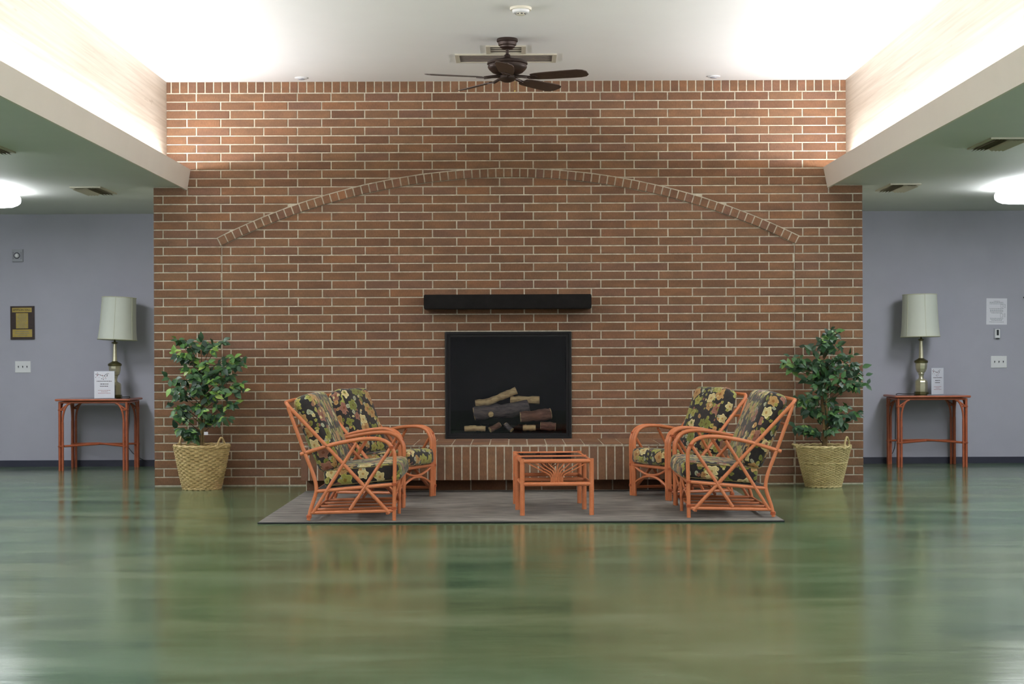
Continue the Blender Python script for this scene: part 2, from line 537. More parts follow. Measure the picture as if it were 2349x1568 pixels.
struct('beam_left', MB().box(BL - 0.12, BL, Y_BACK, D1 - 0.002, CEIL_LO + 0.012, CEIL_HI), 'beam', 'pale wooden beam glowing above the cove nearest the plaque wall', 'beam')
struct('beam_right', MB().box(BR, BR + 0.12, Y_BACK, D1 - 0.002, CEIL_LO + 0.012, CEIL_HI), 'beam', 'pale wooden beam glowing above the cove nearest the notice wall', 'beam')
def fascia(name, xb, xt, s, label):
    # leaning board hiding the cove lamps; section in x,z extruded along y
    t = 0.02 * s
    sec = [(xb, 2.682), (xt, 2.868), (xt - t, 2.868), (xb - t, 2.682)]
    vs = [(x, Y_BACK, z) for x, z in sec] + [(x, D1 - 0.003, z) for x, z in sec]
    mb = MB().add(vs, [(0, 1, 2, 3), (7, 6, 5, 4), (0, 4, 5, 1), (1, 5, 6, 2), (2, 6, 7, 3), (3, 7, 4, 0)])
    return struct(name, mb, 'fascia', label, 'fascia')
fascia('trim_1', -2.958, -2.928, 1, 'cream cove fascia board on the plaque side')
fascia('trim_2', 2.841, 2.805, -1, 'cream cove fascia board on the notice side')
struct('baseboard_left', MB().box(-XW, XL, D2 - 0.012, D2, 0.0, 0.068), 'baseboard', 'dark slate baseboard under the plaque wall', 'baseboard')
struct('baseboard_right', MB().box(XR, XW, D2 - 0.012, D2, 0.0, 0.068), 'baseboard', 'dark slate baseboard under the notice wall', 'baseboard')

# ------------------------------------------------------------------ brickwork
CH, PITCH, JW, BEDJ = 0.0772, 0.3052, 0.0115, 0.0105
PL, PR = -2.655, 2.548                 # recessed panel under the arch
ACX = (PL + PR) / 2
AHW = (PR - PL) / 2
ASPR = 2.178; ARISE = 0.6124
AR = (AHW ** 2 + ARISE ** 2) / (2 * ARISE)
ACZ = ASPR + ARISE - AR
RING, RJ = 0.073, 0.0115
RO = AR + RING + RJ
THE = math.asin(AHW / AR)
FX0, FX1, FZ0, FZ1 = -0.627, 0.515, 0.42, 18 * CH
HX0, HX1, HY, HZ0, HZ1 = -1.82, 1.715, 13.48, 0.1165, 0.42
PANEL_DY = 0.012
_bm = {}
def brick_mesh(w, h, dep=0.06, ch=0.0028):
    k = (round(w, 3), round(h, 3), round(dep, 3))
    if k in _bm: return _bm[k]
    w2, h2 = w / 2, h / 2
    vs = [(-w2 + ch, 0, -h2 + ch), (w2 - ch, 0, -h2 + ch), (w2 - ch, 0, h2 - ch), (-w2 + ch, 0, h2 - ch),
          (-w2, ch, -h2), (w2, ch, -h2), (w2, ch, h2), (-w2, ch, h2),
          (-w2, dep, -h2), (w2, dep, -h2), (w2, dep, h2), (-w2, dep, h2)]
    fs = [(0, 1, 2, 3)]
    for a, b in ((0, 4), (4, 8)):
        for i in range(4):
            j = (i + 1) % 4
            fs.append((a + j, a + i, b + i, b + j))
    fs.append((11, 10, 9, 8))
    me = MB().add(vs, fs).mesh('brick')
    me.materials.append(M['brick'])
    _bm[k] = me
    return me
def clip(poly, px, pz, nx, nz):
    """keep the side where (p-P).n >= 0"""
    out = []
    for i in range(len(poly)):
        a = poly[i]; b = poly[(i + 1) % len(poly)]
        da = (a[0] - px) * nx + (a[1] - pz) * nz
        db = (b[0] - px) * nx + (b[1] - pz) * nz
        if da >= 0: out.append(a)
        if da * db < 0:
            t = da / (da - db)
            out.append((a[0] + (b[0] - a[0]) * t, a[1] + (b[1] - a[1]) * t))
    return out
def poly_area(p):
    return 0.5 * abs(sum(p[i][0] * p[(i + 1) % len(p)][1] - p[(i + 1) % len(p)][0] * p[i][1] for i in range(len(p))))
def row_joints(i, lower):
    a = (i % 2 == 1)
    first = XL + 0.085 if a else XL + PITCH
    js = []
    x = first
    while x < XR: js.append(x); x += PITCH
    if lower:
        rj = [XR - 0.0865, XR - 0.0865 - PITCH] if a else [XR - PITCH]
        js = [j for j in js if j < min(rj) - 0.10] + sorted(rj)
    return [XL - JW / 2] + js + [XR + JW / 2]
def split(iv, ex0, ex1):
    a, b = iv
    out = []
    if a < ex0: out.append((a, min(b, ex0)))
    if b > ex1: out.append((max(a, ex1), b))
    if b <= ex0 or a >= ex1: out = [(a, b)]
    return out
def circ(poly, rad, inside):
    """clip a small polygon with a circle around the arch centre by its chord"""
    ds = [math.hypot(x - ACX, z - ACZ) for x, z in poly]
    if inside and max(ds) <= rad: return poly
    if not inside and min(ds) >= rad: return poly
    if inside and min(ds) >= rad: return []
    if not inside and max(ds) <= rad: return []
    cx = sum(p[0] for p in poly) / len(poly)
    # chord spanning the brick
    xs = [p[0] for p in poly]
    pts = []
    for x in (min(xs), max(xs)):
        q = rad * rad - (x - ACX) ** 2
        pts.append((x, ACZ + math.sqrt(max(q, 0))))
    tx, tz = pts[1][0] - pts[0][0], pts[1][1] - pts[0][1]
    L = math.hypot(tx, tz); nx, nz = -tz / L, tx / L       # pointing up, away from the centre
    if inside: nx, nz = -nx, -nz
    return clip(poly, pts[0][0], pts[0][1], nx, nz)
outer, panel = [], []       # polygons
for i in range(46):
    z0, z1 = i * CH + BEDJ, (i + 1) * CH
    low = z1 < CEIL_LO + 0.05
    js = row_joints(i, low)
    lim0, lim1 = (XL, XR) if low else (BL - 0.05, BR + 0.05)
    for a, b in zip(js[:-1], js[1:]):
        a2, b2 = max(a + JW / 2, lim0), min(b - JW / 2, lim1)
        if b2 - a2 < 0.012: continue
        if i < 28:
            for s0, s1 in split((a2, b2), PL, PR):
                if s1 - s0 > 0.01: outer.append([(s0, z0), (s1, z0), (s1, z1), (s0, z1)])
        else:
            p = [(a2, z0), (b2, z0), (b2, z1), (a2, z1)]
            if i == 28:
                if b2 < ACX:
                    p = clip(p, PL - 0.006, ASPR, -math.cos(THE), -math.sin(THE) * 1.0)
                else:
                    p = clip(p, PR + 0.006, ASPR, math.cos(THE), -math.sin(THE) * 1.0)
                p = [q for q in p]
                if len(p) > 2:
                    # nothing of this course lies above the springing inside the ring
                    cx = sum(q[0] for q in p) / len(p)
                    if PL + 0.02 < cx < PR - 0.02: p = []
            else:
                p = circ(p, RO, False)
            if len(p) > 2 and poly_area(p) > 0.0004: outer.append(p)
    # panel
    jsp = row_joints(i, False)
    for a, b in zip(jsp[:-1], jsp[1:]):
        a2, b2 = max(a + JW / 2, PL + 0.009), min(b - JW / 2, PR - 0.009)
        if b2 - a2 < 0.012: continue
        ivs = [(a2, b2)]
        if i < 18: ivs = split((a2, b2), FX0 - 0.004, FX1 + 0.004)
        if i <= 4:
            ivs = [q for iv in ivs for q in split(iv, HX0 + 0.01, HX1 - 0.01)]
        for s0, s1 in ivs:
            if s1 - s0 < 0.012: continue
            p = [(s0, z0), (s1, z0), (s1, z1), (s0, z1)]
            if i >= 27:
                p = circ(p, AR - 0.004, True)
            if len(p) > 2 and poly_area(p) > 0.0004: panel.append(p)

def is_rect(p):
    return len(p) == 4 and abs(p[0][1] - p[1][1]) < 1e-6 and abs(p[1][0] - p[2][0]) < 1e-6 and abs(p[2][1] - p[3][1]) < 1e-6 and abs(p[3][0] - p[0][0]) < 1e-6
def lay(polys, parent, yf, limit=300):
    order = sorted(range(len(polys)), key=lambda k: (-round(poly_area(polys[k]), 3), -polys[k][0][1]))
    rest = MB()
    rnd = random.Random(5)
    for rank, k in enumerate(order):
        p = polys[k]
        dy = rnd.uniform(-0.0012, 0.0012)
        if rank < limit:
            if is_rect(p):
                w_, h_ = p[1][0] - p[0][0], p[2][1] - p[1][1]
                o = link('brick', brick_mesh(w_, h_), None, parent, ((p[0][0] + p[1][0]) / 2, yf + dy, (p[1][1] + p[2][1]) / 2))
            else:
                me = MB().prism_xz(p, yf + dy, yf + 0.06).mesh('brick')
                link('brick', me, 'brick', parent)
        else:
            if is_rect(p):
                ch = 0.0028
                x0, x1, z0, z1 = p[0][0], p[1][0], p[0][1], p[2][1]
                y = yf + dy
                vs = [(x0 + ch, y, z0 + ch), (x1 - ch, y, z0 + ch), (x1 - ch, y, z1 - ch), (x0 + ch, y, z1 - ch),
                      (x0, y + ch, z0), (x1, y + ch, z0), (x1, y + ch, z1), (x0, y + ch, z1),
                      (x0, y + .05, z0), (x1, y + .05, z0), (x1, y + .05, z1), (x0, y + .05, z1)]
                fs = [(0, 1, 2, 3)]
                for a, b in ((0, 4), (4, 8)):
                    for i in range(4):
                        j = (i + 1) % 4
                        fs.append((a + j, a + i, b + i, b + j))
                rest.add(vs, fs)
            else:
                rest.prism_xz(p, yf + dy, yf + 0.05)
    if rest.f:
        r = rest.build('bricks', 'brick_joined', parent, smooth=False)
        r['kind'] = 'stuff'

# mortar of the chimney wall, recessed behind the brick faces
ym = D1 + 0.0055
mb = MB()
def slab(mb, x0, x1, z0, z1, y0, y1):
    mb.box(x0, x1, y0, y1, z0, z1)
slab(mb, XL + 0.004, PL - 0.004, 0, CEIL_LO, ym, D2 - 0.001)
slab(mb, PR + 0.004, XR - 0.004, 0, CEIL_LO, ym, D2 - 0.001)
slab(mb, BL - 0.1, PL - 0.004, CEIL_LO, CEIL_HI, ym, ym + 0.1)
slab(mb, PR + 0.004, BR + 0.1, CEIL_LO, CEIL_HI, ym, ym + 0.1)
N = 48
for k in range(N):
    xa = PL - 0.004 + (PR - PL + 0.008) * k / N; xb = PL - 0.004 + (PR - PL + 0.008) * (k + 1) / N
    za = ACZ + math.sqrt(max(0, (AR + 0.03) ** 2 - (xa - ACX) ** 2)); zb = ACZ + math.sqrt(max(0, (AR + 0.03) ** 2 - (xb - ACX) ** 2))
    mb.prism_xz([(xa, za), (xb, zb), (xb, CEIL_HI), (xa, CEIL_HI)], ym, ym + 0.1)
wall = struct('wall_chimney', mb, 'mortar', 'brown brick chimney wall framing the arched panel', 'wall')
lay(outer, wall, D1)
mb = MB()
yp = D1 + PANEL_DY + 0.0055
xs = sorted(set([PL - 0.02 + (PR - PL + 0.04) * k / N for k in range(N + 1)] + [FX0, FX1]))
for xa, xb in zip(xs[:-1], xs[1:]):
    za = ACZ + math.sqrt((AR + 0.02) ** 2 - (xa - ACX) ** 2); zb = ACZ + math.sqrt((AR + 0.02) ** 2 - (xb - ACX) ** 2)
    if FX0 - 1e-6 <= xa and xb <= FX1 + 1e-6:
        mb.prism_xz([(xa, FZ1), (xb, FZ1), (xb, zb), (xa, za)], yp, yp + 0.08)
        mb.prism_xz([(xa, 0), (xb, 0), (xb, FZ0 - 0.01), (xa, FZ0 - 0.01)], yp, yp + 0.08)
    else:
        mb.prism_xz([(xa, 0), (xb, 0), (xb, zb), (xa, za)], yp, yp + 0.08)
pan = struct('wall_panel', mb, 'mortar', 'recessed brown brick panel under the arch holding the fireplace', 'wall')
lay(panel, pan, D1 + PANEL_DY)
# arch ring
mb = MB(); n = 75
for k in range(n):
    a0 = -THE + 2 * THE * k / n; a1 = -THE + 2 * THE * (k + 1) / n
    pr = lambda a, r: (ACX + r * math.sin(a), ACZ + r * math.cos(a))
    mb.prism_xz([pr(a0, AR + 0.004), pr(a1, AR + 0.004), pr(a1, RO), pr(a0, RO)], D1 + 0.004, D1 + 0.05)
arch = struct('trim_3', mb, 'mortar', 'shallow arch of small square bricks over the fireplace panel', 'arch')
g = 0.0055 / AR
for k in range(n):
    a0 = -THE + 2 * THE * k / n + g; a1 = -THE + 2 * THE * (k + 1) / n - g
    me = MB().prism_xz([pr(a0, AR), pr(a1, AR), pr(a1, AR + RING), pr(a0, AR + RING)], D1 - 0.002, D1 + 0.06).mesh('brick')
    link('brick', me, 'brick', arch)
# rowlock course under the high ceiling
zc0, zc1 = 46 * CH + BEDJ, CEIL_HI - 0.002
crs = struct('trim_4', MB().box(BL - 0.05, BR + 0.05, ym - 0.0005, ym + 0.04, 46 * CH, CEIL_HI), 'mortar', 'row of upright bricks along the raised ceiling', 'trim')
x = BL - 0.03
while x < BR + 0.03:
    link('brick', brick_mesh(0.0655, zc1 - zc0), None, crs, (x + 0.033, D1, (zc0 + zc1) / 2))
    x += 0.0767

# hearth
he = empty('hearth', ((HX0 + HX1) / 2, D1, 0))
tag(he, 'raised brick hearth ledge with upright bricks below the fireplace', 'hearth')
hx = (HX0 + HX1) / 2
def hb(x0, x1, y0, y1, z0, z1): return MB().box(x0 - hx, x1 - hx, y0 - D1, y1 - D1, z0, z1)
hb(HX0 + 0.005, HX1 - 0.005, HY + 0.005, D1 + 0.01, HZ0 + 0.002, HZ1 - 0.004).build('body', 'mortar', he, smooth=False)
hb(HX0 + 0.02, HX1 - 0.02, 13.705, D1 + 0.01, 0, HZ0 + 0.002).build('plinth', 'mortar', he, smooth=False)
n = 49; pw = (HX1 - HX0) / n
for k in range(n):
    zt = 0.4
    link('brick', brick_mesh(pw - 0.011, zt - HZ0), None, he, (HX0 + pw * (k + 0.5) - hx, HY - D1, (HZ0 + zt) / 2))
n = 22; tw = (HX1 - HX0) / n
nd = 3; td = (D1 - HY) / nd
me = MB().box(-tw / 2 + 0.0055, tw / 2 - 0.0055, -td / 2 + 0.005, td / 2 - 0.005, -0.03, 0).mesh('brick')
me.materials.append(M['brick'])
for j in range(nd):
    for k in range(n):
        link('brick', me, None, he, (HX0 + tw * (k + 0.5) - hx, HY + td * (j + 0.5) - D1, HZ1 + random.uniform(-.001, .001)))
x = HX0 + 0.02
k = 0
while x < HX1 - 0.04:
    wd = min(PITCH, HX1 - 0.02 - x) if k else 0.2
    link('brick', brick_mesh(wd - JW, 0.09), None, he, (x + wd / 2 - hx, 13.70 - D1, 0.06))
    x += wd; k += 1

# ------------------------------------------------------------------ fireplace and mantel
fp = empty('fireplace', ((FX0 + FX1) / 2, D1, FZ0))
tag(fp, 'black framed glass fronted fireplace set in the brick panel', 'fireplace')
fw = (FX1 - FX0) / 2; fh = FZ1 - FZ0
def frame(mb, w, h, t, y0, y1, b=0.0):
    mb.box(-w, w, y0, y1, h - t, h); mb.box(-w, w, y0, y1, b, b + t)
    mb.box(-w, -w + t, y0, y1, b + t, h - t); mb.box(w - t, w, y0, y1, b + t, h - t)
m1 = MB(); frame(m1, fw, fh, 0.02, -0.01, 0.05); m1.build('frame', 'black_metal', fp, smooth=False)
m1 = MB(); frame(m1, fw - 0.02, fh - 0.02, 0.026, 0.006, 0.05, 0.02); m1.build('inner_frame', 'black_metal', fp, smooth=False)
MB().box(-fw + 0.046, fw - 0.046, 0.03, 0.034, 0.046, fh - 0.046).build('glass', 'glass', fp, smooth=False)
m1 = MB(); iw = fw - 0.02
m1.box(-iw, iw, 0.60, 0.62, 0, fh); m1.box(-iw - 0.02, -iw, 0.05, 0.62, 0, fh); m1.box(iw, iw + 0.02, 0.05, 0.62, 0, fh)
m1.box(-iw, iw, 0.05, 0.6, fh - 0.02, fh); m1.box(-iw, iw, 0.05, 0.6, 0.0, 0.05)
m1.build('firebox', 'black_matte', fp, smooth=False)
m1 = MB()
for k in range(9): m1.tube([(-0.26 + k * 0.07, 0.20, 0.11), (-0.26 + k * 0.07, 0.42, 0.11)], 0.008, 6)
for yy in (0.22, 0.40): m1.tube([(-0.3, yy, 0.102), (0.34, yy, 0.102)], 0.008, 6)
for xx in (-0.26, 0.3):
    for yy in (0.22, 0.40): m1.tube([(xx, yy, 0.05), (xx, yy, 0.1)], 0.008, 6)
m1.build('grate', 'black_metal', fp)
MB().box(0.185, 0.195, -0.001, 0.0, 0.03, 0.036)

def log(name, pts, r, mat, label, seed, pale_end=True, n=12):
    """knobbly log along picture points given as (px, py, depth)"""
    rr = random.Random(seed)
    P = [at(*p) for p in pts]
    base = P[0].copy()
    path = spline([p - base for p in P], 5)
    rs = [r * rr.uniform(0.9, 1.1) for _ in path]
    t = empty(name, base)
    mb = MB().tube(path, rs, n, caps=False)
    for v in mb.v: v += Vector((rr.uniform(-1, 1), rr.uniform(-1, 1), rr.uniform(-1, 1))) * r * 0.07
    mb.build('bark', mat, t, angle=50)
    for e, q in ((0, 1), (-1, -2)):
        d = (path[e] - path[q]).normalized()
        m2 = MB().tube([path[e] - d * 0.004, path[e] + d * 0.003], rs[e] * 0.95, n)
        m2.build('cut_end', 'log_pale' if pale_end else mat, t)
    tag(t, label, 'log', 'gas logs behind the fireplace glass')
    return t
LD = D1 + 0.25
log('firewood_log', [(1091, 925, LD + .12), (1120, 921, LD + .12), (1150, 909, LD + .1), (1184, 895, LD + .1)], 0.034, 'log_pale', 'pale split log rising to a point on top of the fire logs', 1)
log('firewood_log', [(1172, 916, LD + .14), (1195, 917, LD + .13), (1237, 917, LD + .12)], 0.036, 'log_pale', 'pale short log with a broad end beside the rising one', 2)
lg = log('firewood_log', [(1088, 949, LD + .0), (1120, 944, LD + .0), (1170, 941, LD + .03), (1212, 932, LD + .05)], 0.066, 'log_dark', 'thick charred log with a pale knot across the grate', 3)
kn = at(1126, 950, LD - 0.07) - lg.location
ko = MB().lathe([(0.001, 0), (0.022, 0.0), (0.026, 0.006), (0.026, 0.03)], 14).build('knot', 'log_pale', lg)
ko.location = kn; ko.rotation_euler = (-PI / 2, 0, 0)
log('firewood_log', [(1194, 956, LD - .11), (1230, 953, LD - .10), (1263, 948, LD - .08)], 0.052, 'log_brown', 'brown bark log with a pale split end on the grate', 4)
log('firewood_log', [(1066, 983, LD - .16), (1090, 982, LD - .16), (1113, 983, LD - .16)], 0.025, 'log_pale', 'small pale stick lying alone at the front of the firebox', 5)
log('firewood_log', [(1124, 985, LD - .17), (1137, 979, LD - .15), (1146, 973, LD - .13)], 0.026, 'log_brown', 'short mossy brown chip leaning under the thick log', 6)
log('firewood_log', [(1174, 986, LD - .17), (1166, 979, LD - .15), (1160, 973, LD - .13)], 0.024, 'log_dark', 'short dark chip leaning beside the mossy one', 7)
log('firewood_log', [(1200, 981, LD - .16), (1228, 981, LD - .16)], 0.028, 'log_pale', 'small pale wedge of wood at the front of the firebox', 8)
log('firewood_log', [(1240, 976, LD - .155), (1274, 978, LD - .155)], 0.038, 'log_brown', 'small brown bark log at the front corner of the firebox', 9)

ml, mr = at(971.9, 675.4, 14.2), at(1357, 707, 14.2)
ma = empty('mantel_shelf', ((ml.x + mr.x) / 2, D1, mr.z))
tag(ma, 'black wooden beam mantel shelf above the fireplace', 'mantel')
mw = (mr.x - ml.x) / 2; mh = ml.z - mr.z
bm = bmesh.new()
bmesh.ops.create_cube(bm, size=1.0)
for v in bm.verts:
    v.co = Vector((v.co.x * 2 * mw, v.co.y * 0.20 - 0.10, (v.co.z + 0.5) * mh))
bmesh.ops.bevel(bm, geom=bm.edges[:], offset=0.006, segments=2, affect='EDGES')
me = bpy.data.meshes.new('beam'); bm.to_mesh(me); bm.free()
link('beam', me, 'mantel', ma)
MB().box(-mw + 0.1, mw - 0.1, -0.001, 0.0125, 0.02, mh - 0.02).build('mounting_cleat', 'black_metal', ma, smooth=False)

# ------------------------------------------------------------------ ceiling fixtures
def cloud_light(x, y, label, group):
    """wraparound fixture 1.22 m long on the low ceiling"""
    t = empty('ceiling_light', (x, y, CEIL_LO))
    L, Wd, H = 0.63, 0.25, 0.14
    MB().box(-Wd + 0.05, Wd - 0.05, -L + 0.05, L - 0.05, -0.02, 0.0).build('pan', 'lamp_pan', t, smooth=False)
    def ring(sx, sy, z, n=40, e=5.0):
        out = []
        for k in range(n):
            a = 2 * PI * k / n
            c_, s_ = math.cos(a), math.sin(a)
            out.append((sx * math.copysign(abs(c_) ** (2 / e), c_), sy * math.copysign(abs(s_) ** (2 / e), s_), z))
        return out
    vs, fs = [], []
    prof = [(0.84, -0.02), (0.93, -0.026), (0.985, -0.045), (1.0, -0.068), (0.98, -0.092), (0.9, -0.112), (0.75, -0.130), (0.45, -H)]
    for sc, z in prof: vs += ring(Wd * sc, L - Wd * (1 - sc), z)
    n = 40
    for i in range(len(prof) - 1):
        for k in range(n):
            l = (k + 1) % n
            fs.append((i * n + k, i * n + l, (i + 1) * n + l, (i + 1) * n + k))
    fs.append(tuple((len(prof) - 1) * n + k for k in range(n)))
    MB().add(vs, fs).build('diffuser', 'cloud', t, angle=60)
    tag(t, label, 'ceiling light', group)
    return t
LXL, LXR = -4.84, 4.725
c0 = cloud_light(LXL, 14.36, 'glowing cloud ceiling light above the plaque wall', 'wraparound ceiling lights')
c1 = cloud_light(LXR, 14.36, 'glowing cloud ceiling light above the notice wall', 'wraparound ceiling lights')
for yy in (11.96, 9.56, 7.16, 4.76, 2.36, -0.04, -2.44):
    for xx in (LXL, LXR):
        o = copy_tree(c0); o.location = (xx, yy, CEIL_LO)
        o['label'] = 'cloud ceiling light nearer the camera than the glowing pair in view'
        o['group'] = 'ceiling lights out of view'

def register(x, y, label, sx=0.14, sy=0.30):
    """stamped air register with curved blades, hung under the low ceiling"""
    t = empty('air_vent', (x, y, CEIL_LO))
    m1 = MB()
    for a, b, c_, d in ((-sx, sx, -sy, -sy + 0.03), (-sx, sx, sy - 0.03, sy), (-sx, -sx + 0.03, -sy + 0.03, sy - 0.03), (sx - 0.03, sx, -sy + 0.03, sy - 0.03)):
        m1.box(a, b, c_, d, -0.012, 0)
    m1.build('frame', 'vent', t, smooth=False)
    MB().box(-sx + 0.03, sx - 0.03, -sy + 0.03, sy - 0.03, -0.004, -0.001).build('backing', 'vent_dark', t, smooth=False)
    n = 8
    for k in range(n):
        xx = -sx + 0.045 + (2 * sx - 0.09) * k / (n - 1)
        s_ = 1 if xx > 0 else -1
        vs = []
        for j in range(4):
            a = j / 3
            vs += [(xx + s_ * 0.022 * a * a, -sy + 0.03, -0.004 - 0.024 * a), (xx + s_ * 0.022 * a * a, sy - 0.03, -0.004 - 0.024 * a)]
        m = MB().add(vs, [(2 * j, 2 * j + 1, 2 * j + 3, 2 * j + 2) for j in range(3)])
        m.add([v + Vector((0.0015, 0, 0)) for v in m.v[:8]], [(2 * j + 2, 2 * j + 3, 2 * j + 1, 2 * j) for j in range(3)])
        m.build('slat', 'vent', t)
    tag(t, label, 'air vent', 'air vents in the low ceilings')
register(-3.86, 14.6, 'beige air vent in the low ceiling beside the light over the plaque wall')
register(3.53, 14.6, 'beige air vent in the low ceiling beside the light over the notice wall')
register(3.53, 11.58, 'larger looking beige air vent cut by the frame above the notice wall')
register(-3.86, 11.58, 'sliver of beige air vent at the frame edge above the plaque wall')

def flat_grille(x0, x1, y0, y1, nsl, label, sm='vent'):
    cx, cy = (x0 + x1) / 2, (y0 + y1) / 2
    t = empty('ceiling_grille', (cx, cy, CEIL_HI))
    a, b = (x1 - x0) / 2, (y1 - y0) / 2
    m1 = MB(); f = 0.035
    m1.box(-a, a, -b, -b + 0.02, -0.012, 0); m1.box(-a, a, b - 0.02, b, -0.012, 0)
    m1.box(-a, -a + f, -b + 0.02, b - 0.02, -0.012, 0); m1.box(a - f, a, -b + 0.02, b - 0.02, -0.012, 0)
    m1.build('frame', 'vent', t, smooth=False)
    MB().box(-a + f, a - f, -b + 0.02, b - 0.02, -0.003, -0.001).build('backing', 'vent_dark', t, smooth=False)
    for k in range(nsl):
        yy = -b + 0.03 + (2 * b - 0.06) * k / (nsl - 1)
        MB().box(-a + f, a - f, yy - 0.006, yy + 0.006, -0.007, -0.003).build('slat', sm, t, smooth=False)
    tag(t, label, 'ceiling vent')
q0, q1 = at(1045, 131, 13.28), at(1276, 131, 13.28)
flat_grille(q0.x, q1.x, 13.10, 13.45, 6, 'long beige slotted vent in the raised ceiling behind the fan', 'vent_slat')
q0, q1 = at(1115, 114, 12.93), at(1206, 114, 12.93)
flat_grille(q0.x, q1.x, 12.75, 13.06, 4, 'short beige vent in the raised ceiling behind the fan rod')

sd = empty('smoke_detector', (at(1194.5, 20, 11.37).x, 11.37, CEIL_HI))
MB().lathe([(0.078, 0.0), (0.078, -0.012), (0.074, -0.018)], 28).build('base', 'cream_plastic', sd)
MB().lathe([(0.062, -0.018), (0.060, -0.034), (0.052, -0.040)], 28).build('body', 'white_plastic', sd)
MB().lathe([(0.030, -0.04), (0.034, -0.044), (0.034, -0.050), (0.026, -0.054)], 24).build('sensor_cap', 'cream_plastic', sd)
for k in range(8):
    a = 2 * PI * k / 8 + 0.2
    o = MB().box(-0.008, 0.008, -0.001, 0.001, -0.003, 0.003).build('slot', 'dark_plastic', sd, smooth=False)
    o.location = (0.0345 * math.cos(a), 0.0345 * math.sin(a), -0.047); o.rotation_euler = (0, 0, a + PI / 2)
tag(sd, 'white round smoke detector on the raised ceiling in front of the fan', 'smoke detector')
for px, py, lb in ((691, 179, 'tiny flush white ceiling disc nearer the plaque side of the fan'), (1637, 176, 'tiny flush white ceiling disc nearer the notice side of the fan')):
    p = at(px, py, 14.2)
    t = empty('sprinkler_cover', (p.x, 14.2, CEIL_HI))
    MB().lathe([(0.058, 0), (0.058, -0.006), (0.05, -0.010)], 24).build('plate', 'white_plastic', t)
    MB().lathe([(0.03, -0.010), (0.028, -0.016), (0.01, -0.018)], 20).build('cap', 'grey_plastic', t)
    tag(t, lb, 'sprinkler cover', 'flush discs in the raised ceiling')

# ceiling fan
FD = 12.49
fan = empty('ceiling_fan', (at(1163.6, 89, FD).x, FD, CEIL_HI))
tag(fan, 'dark bronze ceiling fan with walnut blades under the raised ceiling', 'ceiling fan')
def fz(py): return -(py - 89) / 291.9
MB().lathe([(0.080, 0), (0.083, -0.006), (0.083, -0.022), (0.074, -0.028), (0.070, -0.05), (0.060, -0.056), (0.058, -0.068), (0.035, -0.082), (0.014, -0.084)], 32).build('canopy', 'bronze', fan)
MB().tube([(0, 0, -0.07), (0, 0, -0.165)], 0.0125, 14).build('downrod', 'bronze', fan)
MB().lathe([(0.014, fz(124)), (0.024, fz(126)), (0.030, fz(131)), (0.045, fz(134)), (0.09, fz(137)), (0.145, fz(140)), (0.158, fz(143)), (0.160, fz(147)), (0.150, fz(149)), (0.150, fz(152)), (0.155, fz(153)), (0.152, fz(156)), (0.142, fz(160)), (0.120, fz(166)), (0.088, fz(170)), (0.07, fz(171))], 40).build('motor_housing', 'bronze', fan)
MB().lathe([(0.045, fz(170)), (0.068, fz(174)), (0.070, fz(180)), (0.060, fz(184)), (0.03, fz(188)), (0.01, fz(189))], 32).build('switch_housing', 'bronze', fan)
zb = 3.352 - CEIL_HI
def blade_mesh():
    # paddle along +x, pitched
    pts = []
    L0, L1 = 0.20, 0.66
    prof = [(0.20, 0.045), (0.24, 0.058), (0.34, 0.066), (0.50, 0.072), (0.59, 0.072), (0.635, 0.060), (0.66, 0.03)]
    up = [(x, w_) for x, w_ in prof]; dn = [(x, -w_) for x, w_ in reversed(prof)]
    ol = up + dn
    n = len(ol)
    vs = [(x, y, 0.003) for x, y in ol] + [(x, y, -0.003) for x, y in ol]
    fs = [tuple(range(n)), tuple(reversed(range(n, 2 * n)))] + [(i, i + n, (i + 1) % n + n, (i + 1) % n) for i in range(n)]
    return MB().add(vs, fs).mesh('blade')
bme = blade_mesh()
irn = MB().tube([(0.06, 0, 0.012), (0.12, 0, 0.006), (0.19, 0.0, -0.006)], [0.014, 0.012, 0.012], 8)
irn.add([(0.17, -0.022, -0.004), (0.235, -0.038, -0.004), (0.255, 0, -0.004), (0.235, 0.038, -0.004), (0.17, 0.022, -0.004),
         (0.17, -0.022, -0.010), (0.235, -0.038, -0.010), (0.255, 0, -0.010), (0.235, 0.038, -0.010), (0.17, 0.022, -0.010)],
        [(0, 1, 2, 3, 4), (9, 8, 7, 6, 5), (0, 5, 6, 1), (1, 6, 7, 2), (2, 7, 8, 3), (3, 8, 9, 4), (4, 9, 5, 0)])
ime = irn.mesh('blade_iron', True)
for k in range(5):
    a = math.radians(-20 + 72 * k)
    b = link('blade', bme, 'blade', fan, (0, 0, zb))
    # pitched so that the trailing edge hangs lower
    b.rotation_euler = (Matrix.Rotation(a, 3, 'Z') @ Matrix.Rotation(math.radians(-13), 3, 'X')).to_euler()
    i_ = link('blade_iron', ime, 'bronze', b)
m1 = MB()
for k in range(12): m1.lathe([(0.001, 0.0025), (0.0022, 0.0), (0.001, -0.0025)], 6, (0.058, -0.03, fz(186) - 0.006 * k))
m1.lathe([(0.001, 0.006), (0.006, 0.0), (0.004, -0.010), (0.001, -0.012)], 10, (0.058, -0.03, fz(186) - 0.078))
m1.build('pull_chain', 'brass_pl', fan)

